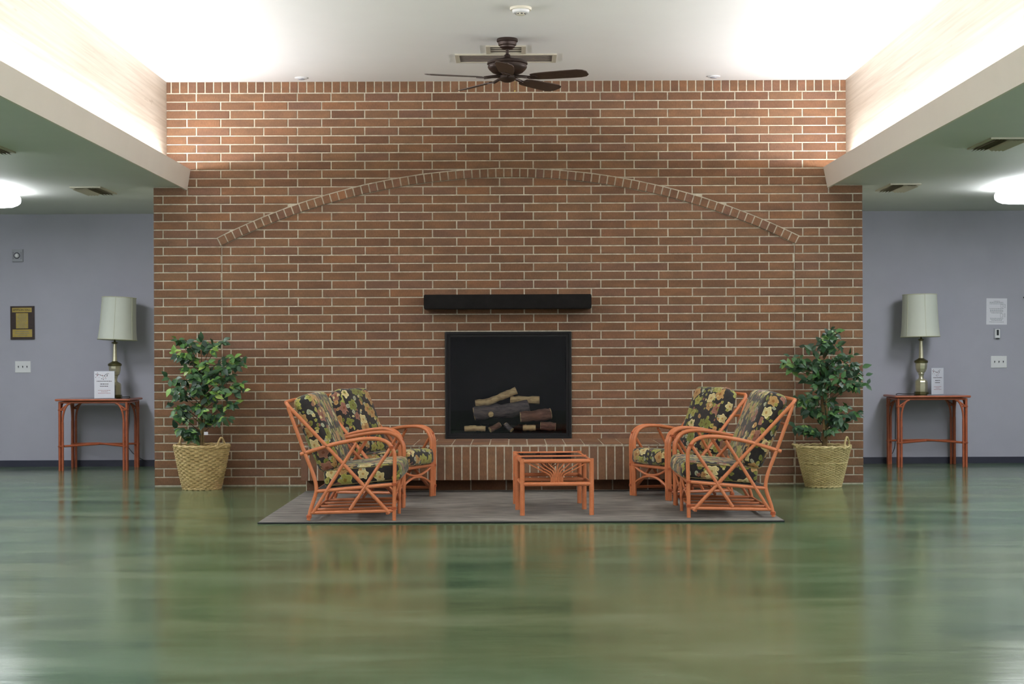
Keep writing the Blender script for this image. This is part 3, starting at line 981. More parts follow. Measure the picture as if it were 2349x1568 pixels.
# ------------------------------------------------------------------ rug
RZ = 0.0135
RX0, RX1, RY0, RY1 = -1.80, 1.885, 11.13, 13.685
rug = empty('rug', ((RX0 + RX1) / 2, (RY0 + RY1) / 2, 0))
a, b = (RX1 - RX0) / 2, (RY1 - RY0) / 2
MB().box(-a, a, -b, b, 0.001, 0.0125).build('pile', 'rug', rug, smooth=False)
m1 = MB()
for q in (((-a, -b), (a, -b)), ((a, -b), (a, b)), ((a, b), (-a, b)), ((-a, b), (-a, -b))):
    m1.tube([(q[0][0], q[0][1], 0.0062), (q[1][0], q[1][1], 0.0062)], 0.006, 6)
m1.build('binding', 'rug_edge', rug)
tag(rug, 'grey rectangular rug with dark edge under the rattan seats', 'rug')

# ------------------------------------------------------------------ rattan seats
def cushion_mesh(L, Wd, T, crown=0.02, r=0.03, nx=12, ny=14, nz=4, roll=0.0):
    """rounded box cushion: x depth L, y width Wd, z thickness T, centred; UV in metres"""
    bm = bmesh.new()
    uvl = bm.loops.layers.uv.new('UVMap')
    def grid(fx, na, nb):
        vs = [[bm.verts.new(fx(i / na * 2 - 1, j / nb * 2 - 1)) for j in range(nb + 1)] for i in range(na + 1)]
        for i in range(na):
            for j in range(nb):
                bm.faces.new((vs[i][j], vs[i + 1][j], vs[i + 1][j + 1], vs[i][j + 1]))
    hx, hy, hz = L / 2, Wd / 2, T / 2
    grid(lambda a, b: (a * hx, b * hy, hz), nx, ny); grid(lambda a, b: (a * hx, b * hy, -hz), nx, ny)
    grid(lambda a, b: (a * hx, hy, b * hz), nx, nz); grid(lambda a, b: (a * hx, -hy, b * hz), nx, nz)
    grid(lambda a, b: (hx, a * hy, b * hz), ny, nz); grid(lambda a, b: (-hx, a * hy, b * hz), ny, nz)
    bm.normal_update()
    for f in bm.faces:
        n = f.normal
        ax = max(range(3), key=lambda k: abs(n[k]))
        for l in f.loops:
            c = l.vert.co
            if ax == 2: l[uvl].uv = (c.x + (0.0 if n.z > 0 else 2.3), c.y)
            elif ax == 1: l[uvl].uv = (c.x + 1.3, c.z + (0.7 if n.y > 0 else 3.1))
            else: l[uvl].uv = (hx + (hz - c.z) if n.x > 0 else -hx - (hz - c.z) , c.y)
    bmesh.ops.remove_doubles(bm, verts=bm.verts, dist=1e-5)
    for v in bm.verts:
        c = v.co
        # round the edges
        q = Vector((max(-hx + r, min(hx - r, c.x)), max(-hy + r, min(hy - r, c.y)), max(-hz + r, min(hz - r, c.z))))
        d = c - q
        if d.length > 1e-6:
            # keep flats flat, pull corners in
            k = r / max(abs(d.x), abs(d.y), abs(d.z), 1e-6)
            if d.length > r: c = q + d.normalized() * r
        fx = 1 - (c.x / hx) ** 2; fy = 1 - (c.y / hy) ** 4
        if abs(c.z) > hz * 0.4: c.z += math.copysign(crown * max(0, fx) ** 0.6 * max(0, fy) ** 0.6, c.z)
        if roll and c.x > hx * 0.5: c.x += roll * (1 - (c.z / (hz * 1.2)) ** 2) * max(0, fy) ** 0.3
        v.co = c
    bmesh.ops.recalc_face_normals(bm, faces=bm.faces)
    me = bpy.data.meshes.new('cushion')
    bm.to_mesh(me); bm.free()
    for p in me.polygons: p.use_smooth = True
    me.materials.append(M['floral'])
    return me
def piping(L, Wd, T, r=0.03):
    m1 = MB()
    hx, hy = L / 2 - r * 0.3, Wd / 2 - r * 0.3
    for z in (T / 2 - r * 0.32, -T / 2 + r * 0.32):
        ps = []
        for (cx, cy, a0) in ((hx - r, hy - r, 0), (-hx + r, hy - r, 90), (-hx + r, -hy + r, 180), (hx - r, -hy + r, 270)):
            for s_ in range(5):
                a = math.radians(a0 + 22.5 * s_)
                ps.append((cx + r * math.cos(a), cy + r * math.sin(a), z))
        m1.tube(ps, 0.004, 6, closed=True)
    return m1

def rattan_seat(name, W, bays, label, cat, loc, rz, seed, group):
    """local +x is the way the seat faces; u runs from the front leg backwards"""
    t = empty(name, loc, rz)
    R = 0.0135
    def P(u, v, z): return Vector((-u, v - W / 2, z))
    for side in (0, 1):
        vs_ = [0.0, 0.027, 0.054] if side == 0 else [W, W - 0.027, W - 0.054]
        vo = vs_[0]
        m1 = MB()
        prof = [(0.0, 0.0), (-0.003, 0.22), (-0.006, 0.43), (0.004, 0.49), (0.035, 0.54), (0.08, 0.565), (0.135, 0.575), (0.23, 0.572), (0.34, 0.555), (0.456, 0.53), (0.66, 0.468)]
        for k, v in enumerate(vs_):
            pf = prof if k == 0 else [(u + 0.002 * k, z) for u, z in prof[:-1]]
            m1.tube(spline([P(u, v, z) for u, z in pf], 4), R, 10)
        m1.build('arm', 'rattan', t, angle=60)
        m1 = MB()
        m1.tube(spline([P(0.604, vo, 0.004), P(0.588, vo, 0.08), P(0.555, vo, 0.18), P(0.548, vo, 0.235), P(0.567, vo, 0.32), P(0.64, vo, 0.51), P(0.745, vo, 0.80)], 4), R, 10)
        m1.build('leg', 'rattan', t, angle=60)
        off = -0.012 if side == 0 else 0.012
        MB().tube([P(0.028, vo + off * 0.2, 0.505), P(0.313, vo + off * 0.2, 0.075)], R * 0.9, 8).build('brace', 'rattan', t)
        MB().tube([P(0.264, vo + off * 0.2, 0.548), P(0.572, vo + off * 0.2, 0.055)], R * 0.9, 8).build('brace', 'rattan', t)
        MB().tube([P(0.0, vo, 0.068), P(0.588, vo, 0.056)], R * 0.9, 8).build('bottom_rail', 'rattan', t)
        MB().tube([P(-0.004, vo, 0.255), P(0.552, vo, 0.206)], R * 0.95, 8).build('seat_rail', 'rattan', t)
        for (u, z) in ((0.0, 0.255), (0.0, 0.085), (0.6, 0.03), (0.018, 0.515)):
            m1 = MB()
            for k in range(3):
                dz = (k - 1) * 0.007
                m1.tube([P(u + 0.0165 * math.cos(q), vo + 0.0165 * math.sin(q), z + dz) for q in [i * PI / 6 for i in range(12)]], 0.004, 5, closed=True)
            m1.build('binding', 'binding', t)
    # hoop: diagonal up one side, round the top of the back, down the other
    lean = [P(0.030, 0, 0.05), P(0.25, 0, 0.285), P(0.48, 0, 0.53), P(0.66, 0, 0.722), P(0.735, 0.004, 0.80), P(0.760, 0.03, 0.828), P(0.766, 0.075, 0.835)]
    other = [Vector((p.x, -p.y, p.z)) for p in reversed(lean)]
    MB().tube(spline(lean + [P(0.768, W / 2, 0.838)] + other, 4), R, 10).build('back_hoop', 'rattan', t, angle=60)
    for (u, z) in ((0.70, 0.66), (0.625, 0.46)):
        MB().tube([P(u, 0, z), P(u, W, z)], R * 0.8, 8).build('back_rail', 'rattan', t)
    MB().tube([P(0, 0, 0.255), P(0, W, 0.255)], R, 8).build('front_rail', 'rattan', t)
    MB().tube([P(0.552, 0, 0.206), P(0.552, W, 0.206)], R * 0.9, 8).build('rear_rail', 'rattan', t)
    MB().tube([P(0.588, 0, 0.056), P(0.588, W, 0.056)], R * 0.9, 8).build('rear_stretcher', 'rattan', t)
    for k in range(1, bays):
        v = W * k / bays
        MB().tube([P(0, v, 0), P(0, v, 0.25)], R * 0.95, 10).build('leg', 'rattan', t)
    for k in range(bays):
        v0, v1 = W * k / bays, W * (k + 1) / bays
        if k == 0: v0 += 0.04
        if k == bays - 1: v1 -= 0.04
        hw = (v1 - v0) / 2; c_ = (v0 + v1) / 2
        arc = [P(0.004, c_ + hw * q, 0.10 + 0.075 * (1 - q * q)) for q in [i / 6 - 1 for i in range(13)]]
        MB().tube(arc, R * 0.75, 8).build('front_arch', 'rattan', t)
        arc = [P(0.004, c_ + hw * q, 0.25 - 0.065 * (1 - q * q)) for q in [i / 6 - 1 for i in range(13)]]
        MB().tube(arc, R * 0.75, 8).build('front_arch', 'rattan', t)
    nr = 2 * bays if bays > 1 else 0
    if bays > 1: MB().tube([P(0.05, 0, 0.050), P(0.05, W, 0.050)], R * 0.7, 8).build('front_stretcher', 'rattan', t)
    for k in range(1, nr):
        v = W * k / nr
        MB().tube([P(0.04, v, 0.066), P(0.588, v, 0.054)], R * 0.7, 8).build('bottom_slat', 'rattan', t)
    for k in range(5):
        u = 0.06 + 0.11 * k
        MB().tube([P(u, 0, 0.25 - 0.09 * u), P(u, W, 0.25 - 0.09 * u)], R * 0.7, 8).build('seat_slat', 'rattan', t)
    # webbing under the seat
    mbw = MB()
    mbw.add([P(0.02, 0.03, 0.268), P(0.02, W - 0.03, 0.268), P(0.545, W - 0.03, 0.221), P(0.545, 0.03, 0.221),
             P(0.02, 0.03, 0.262), P(0.02, W - 0.03, 0.262), P(0.545, W - 0.03, 0.215), P(0.545, 0.03, 0.215)],
            [(0, 1, 2, 3), (7, 6, 5, 4), (0, 4, 5, 1), (1, 5, 6, 2), (2, 6, 7, 3), (3, 7, 4, 0)])
    mbw.build('seat_webbing', 'under', t, smooth=False)
    cw = W - 0.125
    # seat cushion
    L, T = 0.545, 0.125
    cu = link('seat_cushion', cushion_mesh(L, cw, T, 0.012, 0.032, 12, max(10, int(cw / 0.05)), 4, 0.012), None, t)
    cu.location = P(0.235, W / 2, 0.255 + 0.063 - 0.004)
    cu.rotation_euler = (0, -math.radians(5.0), 0)
    piping(L, cw, T).build('piping', 'piping', cu)
    # back cushion: its own x axis points up the slope
    L, T = 0.575, 0.145
    bc = link('back_cushion', cushion_mesh(L, cw, T, 0.026, 0.05, 14, max(10, int(cw / 0.05)), 4), None, t)
    ang = math.radians(21.5)
    up = Vector((-math.sin(ang), 0, math.cos(ang)))       # up the back, leaning away from the front
    nrm = Vector((math.cos(ang), 0, math.sin(ang)))       # forward
    mid = P(0.385, W / 2, 0.372) + up * (L / 2) - nrm * (T / 2)
    rot = Matrix((up, Vector((0, 1, 0)), nrm)).transposed()
    if rot.determinant() < 0:
        rot = Matrix((up, Vector((0, -1, 0)), nrm)).transposed()
    bc.matrix_local = Matrix.Translation(mid) @ rot.to_4x4()
    piping(L, cw, T, 0.05).build('piping', 'piping', bc)
    tag(t, label, cat, group)
    return t
grp = 'rattan seats facing each other across the rug'
rattan_seat('rattan_loveseat', 0.98, 2, 'near coral rattan loveseat with floral cushions beside the tan basket side of the rug', 'loveseat', (-0.853, 11.21 + 0.49, RZ), 0.0, 1, grp)
rattan_seat('rattan_loveseat', 0.98, 2, 'near coral rattan loveseat with floral cushions beside the yellow basket side of the rug', 'loveseat', (1.240, 11.33 + 0.49, RZ), PI, 2, grp)
rattan_seat('rattan_armchair', 0.58, 1, 'coral rattan armchair with floral cushions turned in by the hearth on the tan basket side', 'armchair', (-0.795, 12.92, RZ), math.radians(-25.7), 3, grp)
rattan_seat('rattan_armchair', 0.58, 1, 'coral rattan armchair with floral cushions turned in by the hearth on the yellow basket side', 'armchair', (1.10, 12.90, RZ), math.radians(208.0), 4, grp)

# ------------------------------------------------------------------ coffee table
ct = empty('coffee_table', (0.280, 11.99, RZ), math.radians(3.2))
tag(ct, 'low coral rattan coffee table with fan shaped spindle front on the rug', 'coffee table')
hw, rows = 0.252, (-0.455, -0.02, 0.46)
TZ = 0.398
for yy in rows:
    for s_ in (-1, 1):
        sh_ = -0.010 if yy == rows[1] else 0.0
        MB().tube([(s_ * hw + sh_, yy, 0), (s_ * hw + sh_, yy, TZ + 0.012)], 0.0175, 14).build('leg', 'rattan', ct, angle=50)
    MB().tube([(-hw, yy, TZ - 0.006), (hw, yy, TZ - 0.006)], 0.0155, 12).build('top_rail', 'rattan', ct, angle=50)
    MB().tube([(-hw, yy, 0.226), (hw, yy, 0.226)], 0.0155, 12).build('lower_rail', 'rattan', ct, angle=50)
for s_ in (-1, 1):
    MB().tube([(s_ * hw, rows[0], TZ - 0.012), (s_ * hw, rows[2], TZ - 0.012)], 0.0155, 12).build('side_rail', 'rattan', ct, angle=50)
    MB().tube([(s_ * hw, rows[0], 0.226), (s_ * hw, rows[2], 0.226)], 0.0135, 12).build('side_rail', 'rattan', ct, angle=50)
for y0, y1 in ((rows[0], rows[1]), (rows[1], rows[2])):
    MB().box(-hw + 0.018, hw - 0.018, y0 + 0.018, y1 - 0.018, TZ - 0.002, TZ + 0.004).build('glass_panel', 'dark_top', ct, smooth=False)
m1 = MB(); tops = (-0.215, -0.16, -0.11, -0.065, 0.01, 0.055, 0.10, 0.165, 0.22)
for yy in (rows[0], rows[2]):
    for k, tx in enumerate(tops):
        bx = -0.043 + 0.0107 * k
        if k in (0, 1): zk = 0.30
        zk = 0.295 + 0.045 * (1 - abs(k - 4) / 4)
        MB().tube(spline([(bx, yy, 0.238), (bx, yy, zk - 0.02), (bx + (tx - bx) * 0.14, yy, zk + 0.006), (bx + (tx - bx) * 0.5, yy, zk + (TZ - 0.02 - zk) * 0.45), (tx, yy, TZ - 0.018)], 4), 0.0045, 6).build('spindle', 'rattan', ct)

# ------------------------------------------------------------------ end tables
def end_table(x0, x1, yf, yb, label):
    cx, cy = (x0 + x1) / 2, (yf + yb) / 2
    t = empty('end_table', (cx, cy, 0))
    a, b = (x1 - x0) / 2, (yb - yf) / 2
    H = 0.742
    tag(t, label, 'end table', 'rattan end tables against the grey wall')
    MB().box(-a - 0.012, a + 0.012, -b - 0.012, b + 0.012, H - 0.014, H).build('top', 'dark_top', t, smooth=False)
    ex = 0.03
    cor = [(-a - ex, -b - ex), (a + ex, -b - ex), (a + ex, b + ex), (-a - ex, b + ex)]
    for k in range(4):
        p, q = cor[k], cor[(k + 1) % 4]
        MB().tube([(p[0], p[1], H - 0.011), (q[0], q[1], H - 0.011)], 0.0115, 10).build('top_edge', 'rattan_table', t, angle=50)
    c2 = [(-a, -b), (a, -b), (a, b), (-a, b)]
    for k in range(4):
        p, q = c2[k], c2[(k + 1) % 4]
        MB().tube([(p[0], p[1], H - 0.038), (q[0], q[1], H - 0.038)], 0.010, 10).build('apron_rail', 'rattan_table', t, angle=50)
    for sx, sy in ((-1, -1), (1, -1), (1, 1), (-1, 1)):
        px, py = sx * a, sy * b
        m1 = MB()
        for dx, dy in ((0, 0), (-sx * 0.030, 0), (0, -sy * 0.030)):
            m1.tube([(px + dx, py + dy, 0), (px + dx, py + dy, H - 0.03 if (dx, dy) == (0, 0) else 0.50)], 0.0135, 10)
        m1.build('leg', 'rattan_table', t, angle=50)
        for ax in (0, 1):
            pts = []
            for q in (0, 0.25, 0.5, 0.75, 1.0):
                ang = q * PI / 2
                d = 0.030 + 0.085 * (1 - math.cos(ang)); z = 0.50 + (H - 0.045 - 0.50) * math.sin(ang)
                pts.append((px - sx * d, py, z) if ax == 0 else (px, py - sy * d, z))
            MB().tube(spline(pts, 3), 0.0115, 8).build('corner_curve', 'rattan_table', t, angle=50)
            d = 0.10
            MB().tube([(px - sx * 0.004, py - sy * 0.004, H - 0.115), ((px - sx * d, py, H - 0.045) if ax == 0 else (px, py - sy * d, H - 0.045))], 0.008, 8).build('corner_brace', 'rattan_table', t, angle=50)
        for zz in (0.2505, H - 0.115):
            m1 = MB()
            for z in (zz - 0.0035, zz + 0.0035):
                m1.tube([(px - sx * 0.012 + 0.03 * math.cos(q), py - sy * 0.012 + 0.03 * math.sin(q), z) for q in [i * PI / 8 for i in range(16)]], 0.004, 5, closed=True)
            m1.build('binding', 'rattan_table', t)
    MB().tube([(-a, -b, 0.25), (0, 0, 0.262), (a, b, 0.25)], 0.0115, 10).build('cross_stretcher', 'rattan_table', t)
    MB().tube([(-a, b, 0.25), (0, 0, 0.268), (a, -b, 0.25)], 0.0115, 10).build('cross_stretcher', 'rattan_table', t)
    m1 = MB()
    for k in range(3): m1.tube([(0.016 * math.cos(q) + 0.01 * (k - 1), 0.016 * math.sin(q), 0.265) for q in [i * PI / 6 for i in range(12)]], 0.004, 5, closed=True)
    m1.build('stretcher_binding', 'rattan_table', t)
    return H
TH = end_table(-4.705, -4.012, 16.43, 16.93, 'russet rattan end table under the plaque side lamp')
end_table(3.985, 4.69, 16.50, 16.97, 'russet rattan end table under the notice side lamp')

# ------------------------------------------------------------------ table lamps
def table_lamp(x, y, label, tilt, cord):
    t = empty('table_lamp', (x, y, TH + 0.001))
    tag(t, label, 'table lamp', 'brass table lamps with ivory shades')
    n = 8; ph = PI / 8
    MB().lathe([(0.074, 0.0), (0.076, 0.004), (0.076, 0.026), (0.070, 0.034)], n, phase=ph).build('plinth', 'pewter_dark', t, smooth=False)
    MB().lathe([(0.064, 0.034), (0.066, 0.06), (0.066, 0.135), (0.062, 0.150)], n, phase=ph).build('base_block', 'pewter', t, smooth=False)
    MB().lathe([(0.060, 0.148), (0.052, 0.158), (0.030, 0.168), (0.023, 0.185), (0.026, 0.205), (0.034, 0.226), (0.030, 0.236)], 16).build('stem', 'pewter', t)
    MB().lathe([(0.030, 0.232), (0.045, 0.243), (0.058, 0.275), (0.062, 0.31), (0.062, 0.338)], n, phase=ph).build('urn', 'pewter', t, smooth=False)
    MB().lathe([(0.070, 0.336), (0.072, 0.345), (0.072, 0.358), (0.060, 0.366), (0.034, 0.380), (0.028, 0.386)], 16).build('collar', 'pewter_dark', t)
    MB().lathe([(0.026, 0.384), (0.023, 0.43), (0.018, 0.54), (0.016, 0.570)], n, phase=ph).build('column', 'pewter', t, smooth=False)
    MB().lathe([(0.018, 0.568), (0.032, 0.576), (0.032, 0.584), (0.012, 0.590), (0.008, 0.60), (0.008, 0.66)], 16).build('cap', 'pewter_dark', t)
    # bell shade with panels and trim, open at both ends
    sh = empty('shade', (0, 0, 0)); sh.parent = t
    sh.rotation_euler = (tilt[0], tilt[1], 0)
    zs = [0.612, 0.65, 0.72, 0.82, 0.94, 1.055]
    rs = [0.204, 0.199, 0.192, 0.186, 0.181, 0.177]
    vs, fs = [], []; N_ = 40
    for (r, z) in zip(rs, zs):
        for k in range(N_): vs.append((r * math.cos(2 * PI * k / N_), r * math.sin(2 * PI * k / N_), z))
    for (r, z) in reversed(list(zip(rs, zs))):
        for k in range(N_): vs.append(((r - 0.003) * math.cos(2 * PI * k / N_), (r - 0.003) * math.sin(2 * PI * k / N_), z))
    m_ = len(zs) * 2
    for i in range(m_):
        for k in range(N_):
            l = (k + 1) % N_; j = (i + 1) % m_
            fs.append((i * N_ + k, i * N_ + l, j * N_ + l, j * N_ + k))
    MB().add(vs, fs).build('fabric', 'shade', sh)
    m1 = MB()
    for r, z in ((rs[0], zs[0]), (rs[-1], zs[-1])):
        m1.tube([(r * math.cos(2 * PI * k / 32), r * math.sin(2 * PI * k / 32), z) for k in range(32)], 0.0045, 6, closed=True)
    for k in range(6):
        a = 2 * PI * k / 6 - PI / 2 + 0.05
        m1.tube([((r + 0.001) * math.cos(a), (r + 0.001) * math.sin(a), z) for r, z in zip(rs, zs)], 0.0022, 5)
    m1.build('trim', 'shade_trim', sh)
    m1 = MB()
    for k in range(3):
        a = 2 * PI * k / 3
        m1.tube([(0, 0, 1.035), (0.172 * math.cos(a), 0.172 * math.sin(a), 1.035)], 0.0025, 5)
    m1.tube([(0, 0, 0.66), (0, 0, 1.06)], 0.003, 6)
    m1.build('spider', 'pewter_dark', sh)
    MB().lathe([(0.014, 0.66), (0.03, 0.72), (0.034, 0.76), (0.026, 0.80), (0.008, 0.815)], 14).build('bulb', 'white_plastic', t)
    MB().tube(spline(cord, 5), 0.0035, 6).build('cord', 'cord', t)
yl = 16.72
table_lamp(-4.205, yl, 'brass table lamp with slightly tilted ivory shade behind the propped paper sign', (math.radians(-1.5), math.radians(2.2)),
           [(0.07, 0.02, 0.01), (0.10, 0.14, 0.008), (0.09, 0.275, 0.0), (0.085, 0.30, -0.08), (0.055, 0.325, -0.38), (0.02, 0.325, -0.46), (0.09, 0.328, -0.58), (0.16, 0.328, -0.64), (0.28, 0.328, -0.71)])
yr = 16.76
table_lamp(4.29, yr, 'brass table lamp with straight ivory shade beside the small turned paper sign', (math.radians(-0.6), math.radians(-0.6)),
           [(-0.07, 0.02, 0.01), (-0.16, 0.08, 0.008), (-0.20, 0.25, 0.004), (-0.20, 0.275, -0.05), (-0.205, 0.28, -0.35), (-0.21, 0.285, -0.55), (-0.26, 0.287, -0.66), (-0.36, 0.287, -0.70)])

# ------------------------------------------------------------------ paper signs on the tables
def bars(m1, rows_, y=-0.0008):
    """rows of word shaped bars: (z, half width, height, seed)"""
    for z, hw_, h, sd_ in rows_:
        rr = random.Random(sd_)
        x = -hw_
        while x < hw_ - 0.004:
            wd = min(rr.uniform(0.008, 0.02), hw_ - x)
            m1.box(x, x + wd, y, y + 0.0004, z - h / 2, z + h / 2)
            x += wd + 0.004
def sign(loc, rz, label):
    t = empty('paper_sign', loc, rz)
    w2, h = 0.108, 0.285
    lean = math.radians(-6)
    pl = MB().box(-w2, w2, 0.0, 0.003, 0, h).build('holder', 'acrylic', t, smooth=False)
    pp = MB().box(-w2 + 0.003, w2 - 0.003, -0.0006, 0.0, 0.004, h - 0.004).build('sheet', 'paper', t, smooth=False)
    fo = MB().box(-w2, w2, 0.0, 0.06, -0.001 + 0.0012, 0.0035).build('foot', 'acrylic', t, smooth=False)
    m1 = MB(); bars(m1, [(0.180, 0.080, 0.006, 1), (0.150, 0.042, 0.007, 2), (0.128, 0.046, 0.007, 3)])
    m1.build('lettering', 'ink', pp, smooth=False)
    m1 = MB(); bars(m1, [(0.085, 0.066, 0.004, 4), (0.070, 0.034, 0.004, 5), (0.055, 0.066, 0.004, 6)])
    m1.build('fine_print', 'ink_red', pp, smooth=False)
    rr = random.Random(9)
    m1 = MB(); m2 = MB()
    pts = [(-0.08 + 0.13 * k / 8, -0.0009, 0.235 + 0.012 * math.sin(k * 1.1) + 0.002 * k) for k in range(9)]
    m1.tube(pts, 0.0016, 4)
    for k in range(26):
        q = pts[rr.randrange(9)]
        tgt = m2 if rr.random() < 0.5 else m1
        x_, z_ = q[0] + rr.uniform(-0.012, 0.018), q[2] + rr.uniform(-0.035, 0.02)
        s_ = rr.uniform(0.003, 0.006)
        tgt.add([(x_ - s_, -0.0009, z_), (x_, -0.0009, z_ - s_), (x_ + s_, -0.0009, z_), (x_, -0.0009, z_ + s_)], [(0, 1, 2, 3)])
    m1.build('branch_print', 'ink', pp, smooth=False); m2.build('blossom_print', 'ink_red', pp, smooth=False)
    tag(t, label, 'sign', 'paper signs on the end tables')
p = at(239.5, 912, 16.50)
sign((p.x, 16.50, TH + 0.001), math.radians(-3), 'white paper sign with blossom branch standing square on the plaque side table')
p = at(2152, 902, 16.72)
sign((p.x, 16.74, TH + 0.001), math.radians(40), 'white paper sign with blossom branch turned aside on the notice side table')

# ------------------------------------------------------------------ things on the grey walls
def wall_thing(name, px0, px1, py0, py1, label, cat, rot=0.0):
    a, b = at(px0, py0, D2), at(px1, py1, D2)
    t = empty(name, ((a.x + b.x) / 2, D2, (a.z + b.z) / 2))
    t.rotation_euler = (0, rot, 0)
    tag(t, label, cat)
    return t, abs(b.x - a.x) / 2, abs(a.z - b.z) / 2
t, a, b = wall_thing('wall_plaque', 25, 80, 702, 778, 'dark wooden plaque with three brass plates and engraved hall name', 'plaque', math.radians(-0.4))
MB().box(-a, a, -0.02, 0, -b, b).build('board', 'plaque', t, smooth=False)
o1 = MB().box(-a * 0.84, a * 0.80, -0.023, -0.02, b * 0.63, b * 0.90).build('plate', 'brass_pl', t, smooth=False)
o2 = MB().box(-a * 0.52, a * 0.49, -0.023, -0.02, -b * 0.34, b * 0.58).build('plate', 'brass_pl', t, smooth=False)
o3 = MB().box(-a * 0.82, a * 0.82, -0.023, -0.02, -b * 0.86, -b * 0.40).build('plate', 'brass_pl', t, smooth=False)
tm = text_mesh('SIMPSON HALL', 0.031)
o = link('lettering', tm, 'ink', o1, (-a * 0.02, -0.0236, b * 0.765)); o.rotation_euler = (PI / 2, 0, 0)
bbw = max(v.co.x for v in tm.vertices) - min(v.co.x for v in tm.vertices)
o.scale = (min(1.0, a * 1.5 / bbw), 1, 1)
m1 = MB(); bars(m1, [(b * (0.48 - 0.085 * k), a * (0.4 if k % 3 else 0.28), 0.004, 20 + k) for k in range(10)], -0.0236); m1.build('engraving', 'ink_grey', o2, smooth=False)
m1 = MB(); bars(m1, [(-b * 0.53, a * 0.55, 0.005, 41), (-b * 0.64, a * 0.6, 0.005, 42), (-b * 0.75, a * 0.4, 0.005, 43)], -0.0236); m1.build('engraving', 'ink_grey', o3, smooth=False)

def switch_plate(px0, px1, py0, py1, label):
    t, a, b = wall_thing('light_switch', px0, px1, py0, py1, label, 'light switch')
    bm = bmesh.new(); bmesh.ops.create_cube(bm, size=1)
    for v in bm.verts: v.co = Vector((v.co.x * 2 * a, v.co.y * 0.008 - 0.004, v.co.z * 2 * b))
    bmesh.ops.bevel(bm, geom=[e for e in bm.edges], offset=0.0025, segments=1, affect='EDGES')
    me = bpy.data.meshes.new('plate'); bm.to_mesh(me); bm.free()
    link('plate', me, 'white_plastic', t)
    for k in (-1, 0, 1):
        x_ = k * 0.046
        MB().box(x_ - 0.005, x_ + 0.005, -0.0085, -0.0078, -0.012, 0.012).build('slot', 'grey_plastic', t, smooth=False)
        MB().add([(x_ - 0.004, -0.008, -0.006), (x_ + 0.004, -0.008, -0.006), (x_ + 0.004, -0.008, 0.006), (x_ - 0.004, -0.008, 0.006),
                  (x_ - 0.003, -0.020, 0.002), (x_ + 0.003, -0.020, 0.002), (x_ + 0.003, -0.018, 0.010), (x_ - 0.003, -0.018, 0.010)],
                 [(0, 1, 2, 3), (4, 5, 6, 7), (0, 1, 5, 4), (1, 2, 6, 5), (2, 3, 7, 6), (3, 0, 4, 7)]).build('toggle', 'dark_plastic' , t, smooth=False)
    return t
switch_plate(34.7, 70.8, 827.8, 854.3, 'white triple light switch below the plaque')
switch_plate(2272.7, 2309.3, 816, 843, 'white triple light switch below the thermostat')

t, a, b = wall_thing('fire_alarm', 29.6, 54, 572, 600, 'small grey strobe alarm high on the wall above the plaque', 'fire alarm')
MB().box(-a, a, -0.035, 0, -b, b).build('housing', 'grey_plastic', t, smooth=False)
so = MB().lathe([(0.02, 0.0), (0.022, 0.012), (0.014, 0.02)], 18, phase=0).build('strobe_lens', 'white_plastic', t)
so.rotation_euler = (PI / 2, 0, 0); so.location = (-0.004, -0.034, -0.002)
so = MB().tube([(0.03 * math.cos(q), 0, 0.03 * math.sin(q)) for q in [i * PI / 10 for i in range(20)]], 0.004, 5, closed=True).build('lens_ring', 'dark_plastic', t)
so.location = (-0.004, -0.036, -0.002)
for k in range(6):
    MB().box(a * 0.72 - 0.004, a * 0.72 + 0.004, -0.0356, -0.035, -b * 0.55 + k * b * 0.2, -b * 0.47 + k * b * 0.2).build('grille_slot', 'dark_plastic', t, smooth=False)
    MB().box(-a * 0.75 - 0.004, -a * 0.75 + 0.004, -0.0356, -0.035, -b * 0.55 + k * b * 0.2, -b * 0.47 + k * b * 0.2).build('grille_slot', 'dark_plastic', t, smooth=False)

t, a, b = wall_thing('paper_notice', 2262.5, 2310, 684, 744, 'white printed paper notice taped to the wall above the thermostat', 'notice', math.radians(0.8))
pp = MB().box(-a, a, -0.0015, 0, -b, b).build('sheet', 'paper', t, smooth=False)
m1 = MB(); bars(m1, [(b * .78, a * .3, .004, 1), (b * .69, a * .7, .005, 2), (b * .58, a * .7, .004, 3), (b * .22, a * .7, .004, 4), (b * .12, a * .65, .004, 5), (b * .04, a * .65, .004, 6), (-b * .04, a * .65, .004, 7), (-b * .12, a * .5, .004, 8), (-b * .52, a * .65, .004, 9), (-b * .6, a * .6, .004, 10), (-b * .68, a * .5, .004, 11), (-b * .80, a * .7, .004, 12)], -0.002)
m1.build('lettering', 'ink_grey', pp, smooth=False)
m1 = MB()
for (x_, z_, sx, sz) in ((a * .5, b * .42, .012, .018), (a * .78, b * .42, .008, .018), (a * .48, -b * .3, .014, .02), (a * .78, -b * .28, .006, .018)):
    m1.box(x_ - sx, x_ + sx, -0.002, -0.0016, z_ + sz - .002, z_ + sz); m1.box(x_ - sx, x_ + sx, -0.002, -0.0016, z_ - sz, z_ - sz + .002)
    m1.box(x_ - sx, x_ - sx + .002, -0.002, -0.0016, z_ - sz, z_ + sz); m1.box(x_ + sx - .002, x_ + sx, -0.002, -0.0016, z_ - sz, z_ + sz)
m1.build('diagram', 'ink_grey', pp, smooth=False)

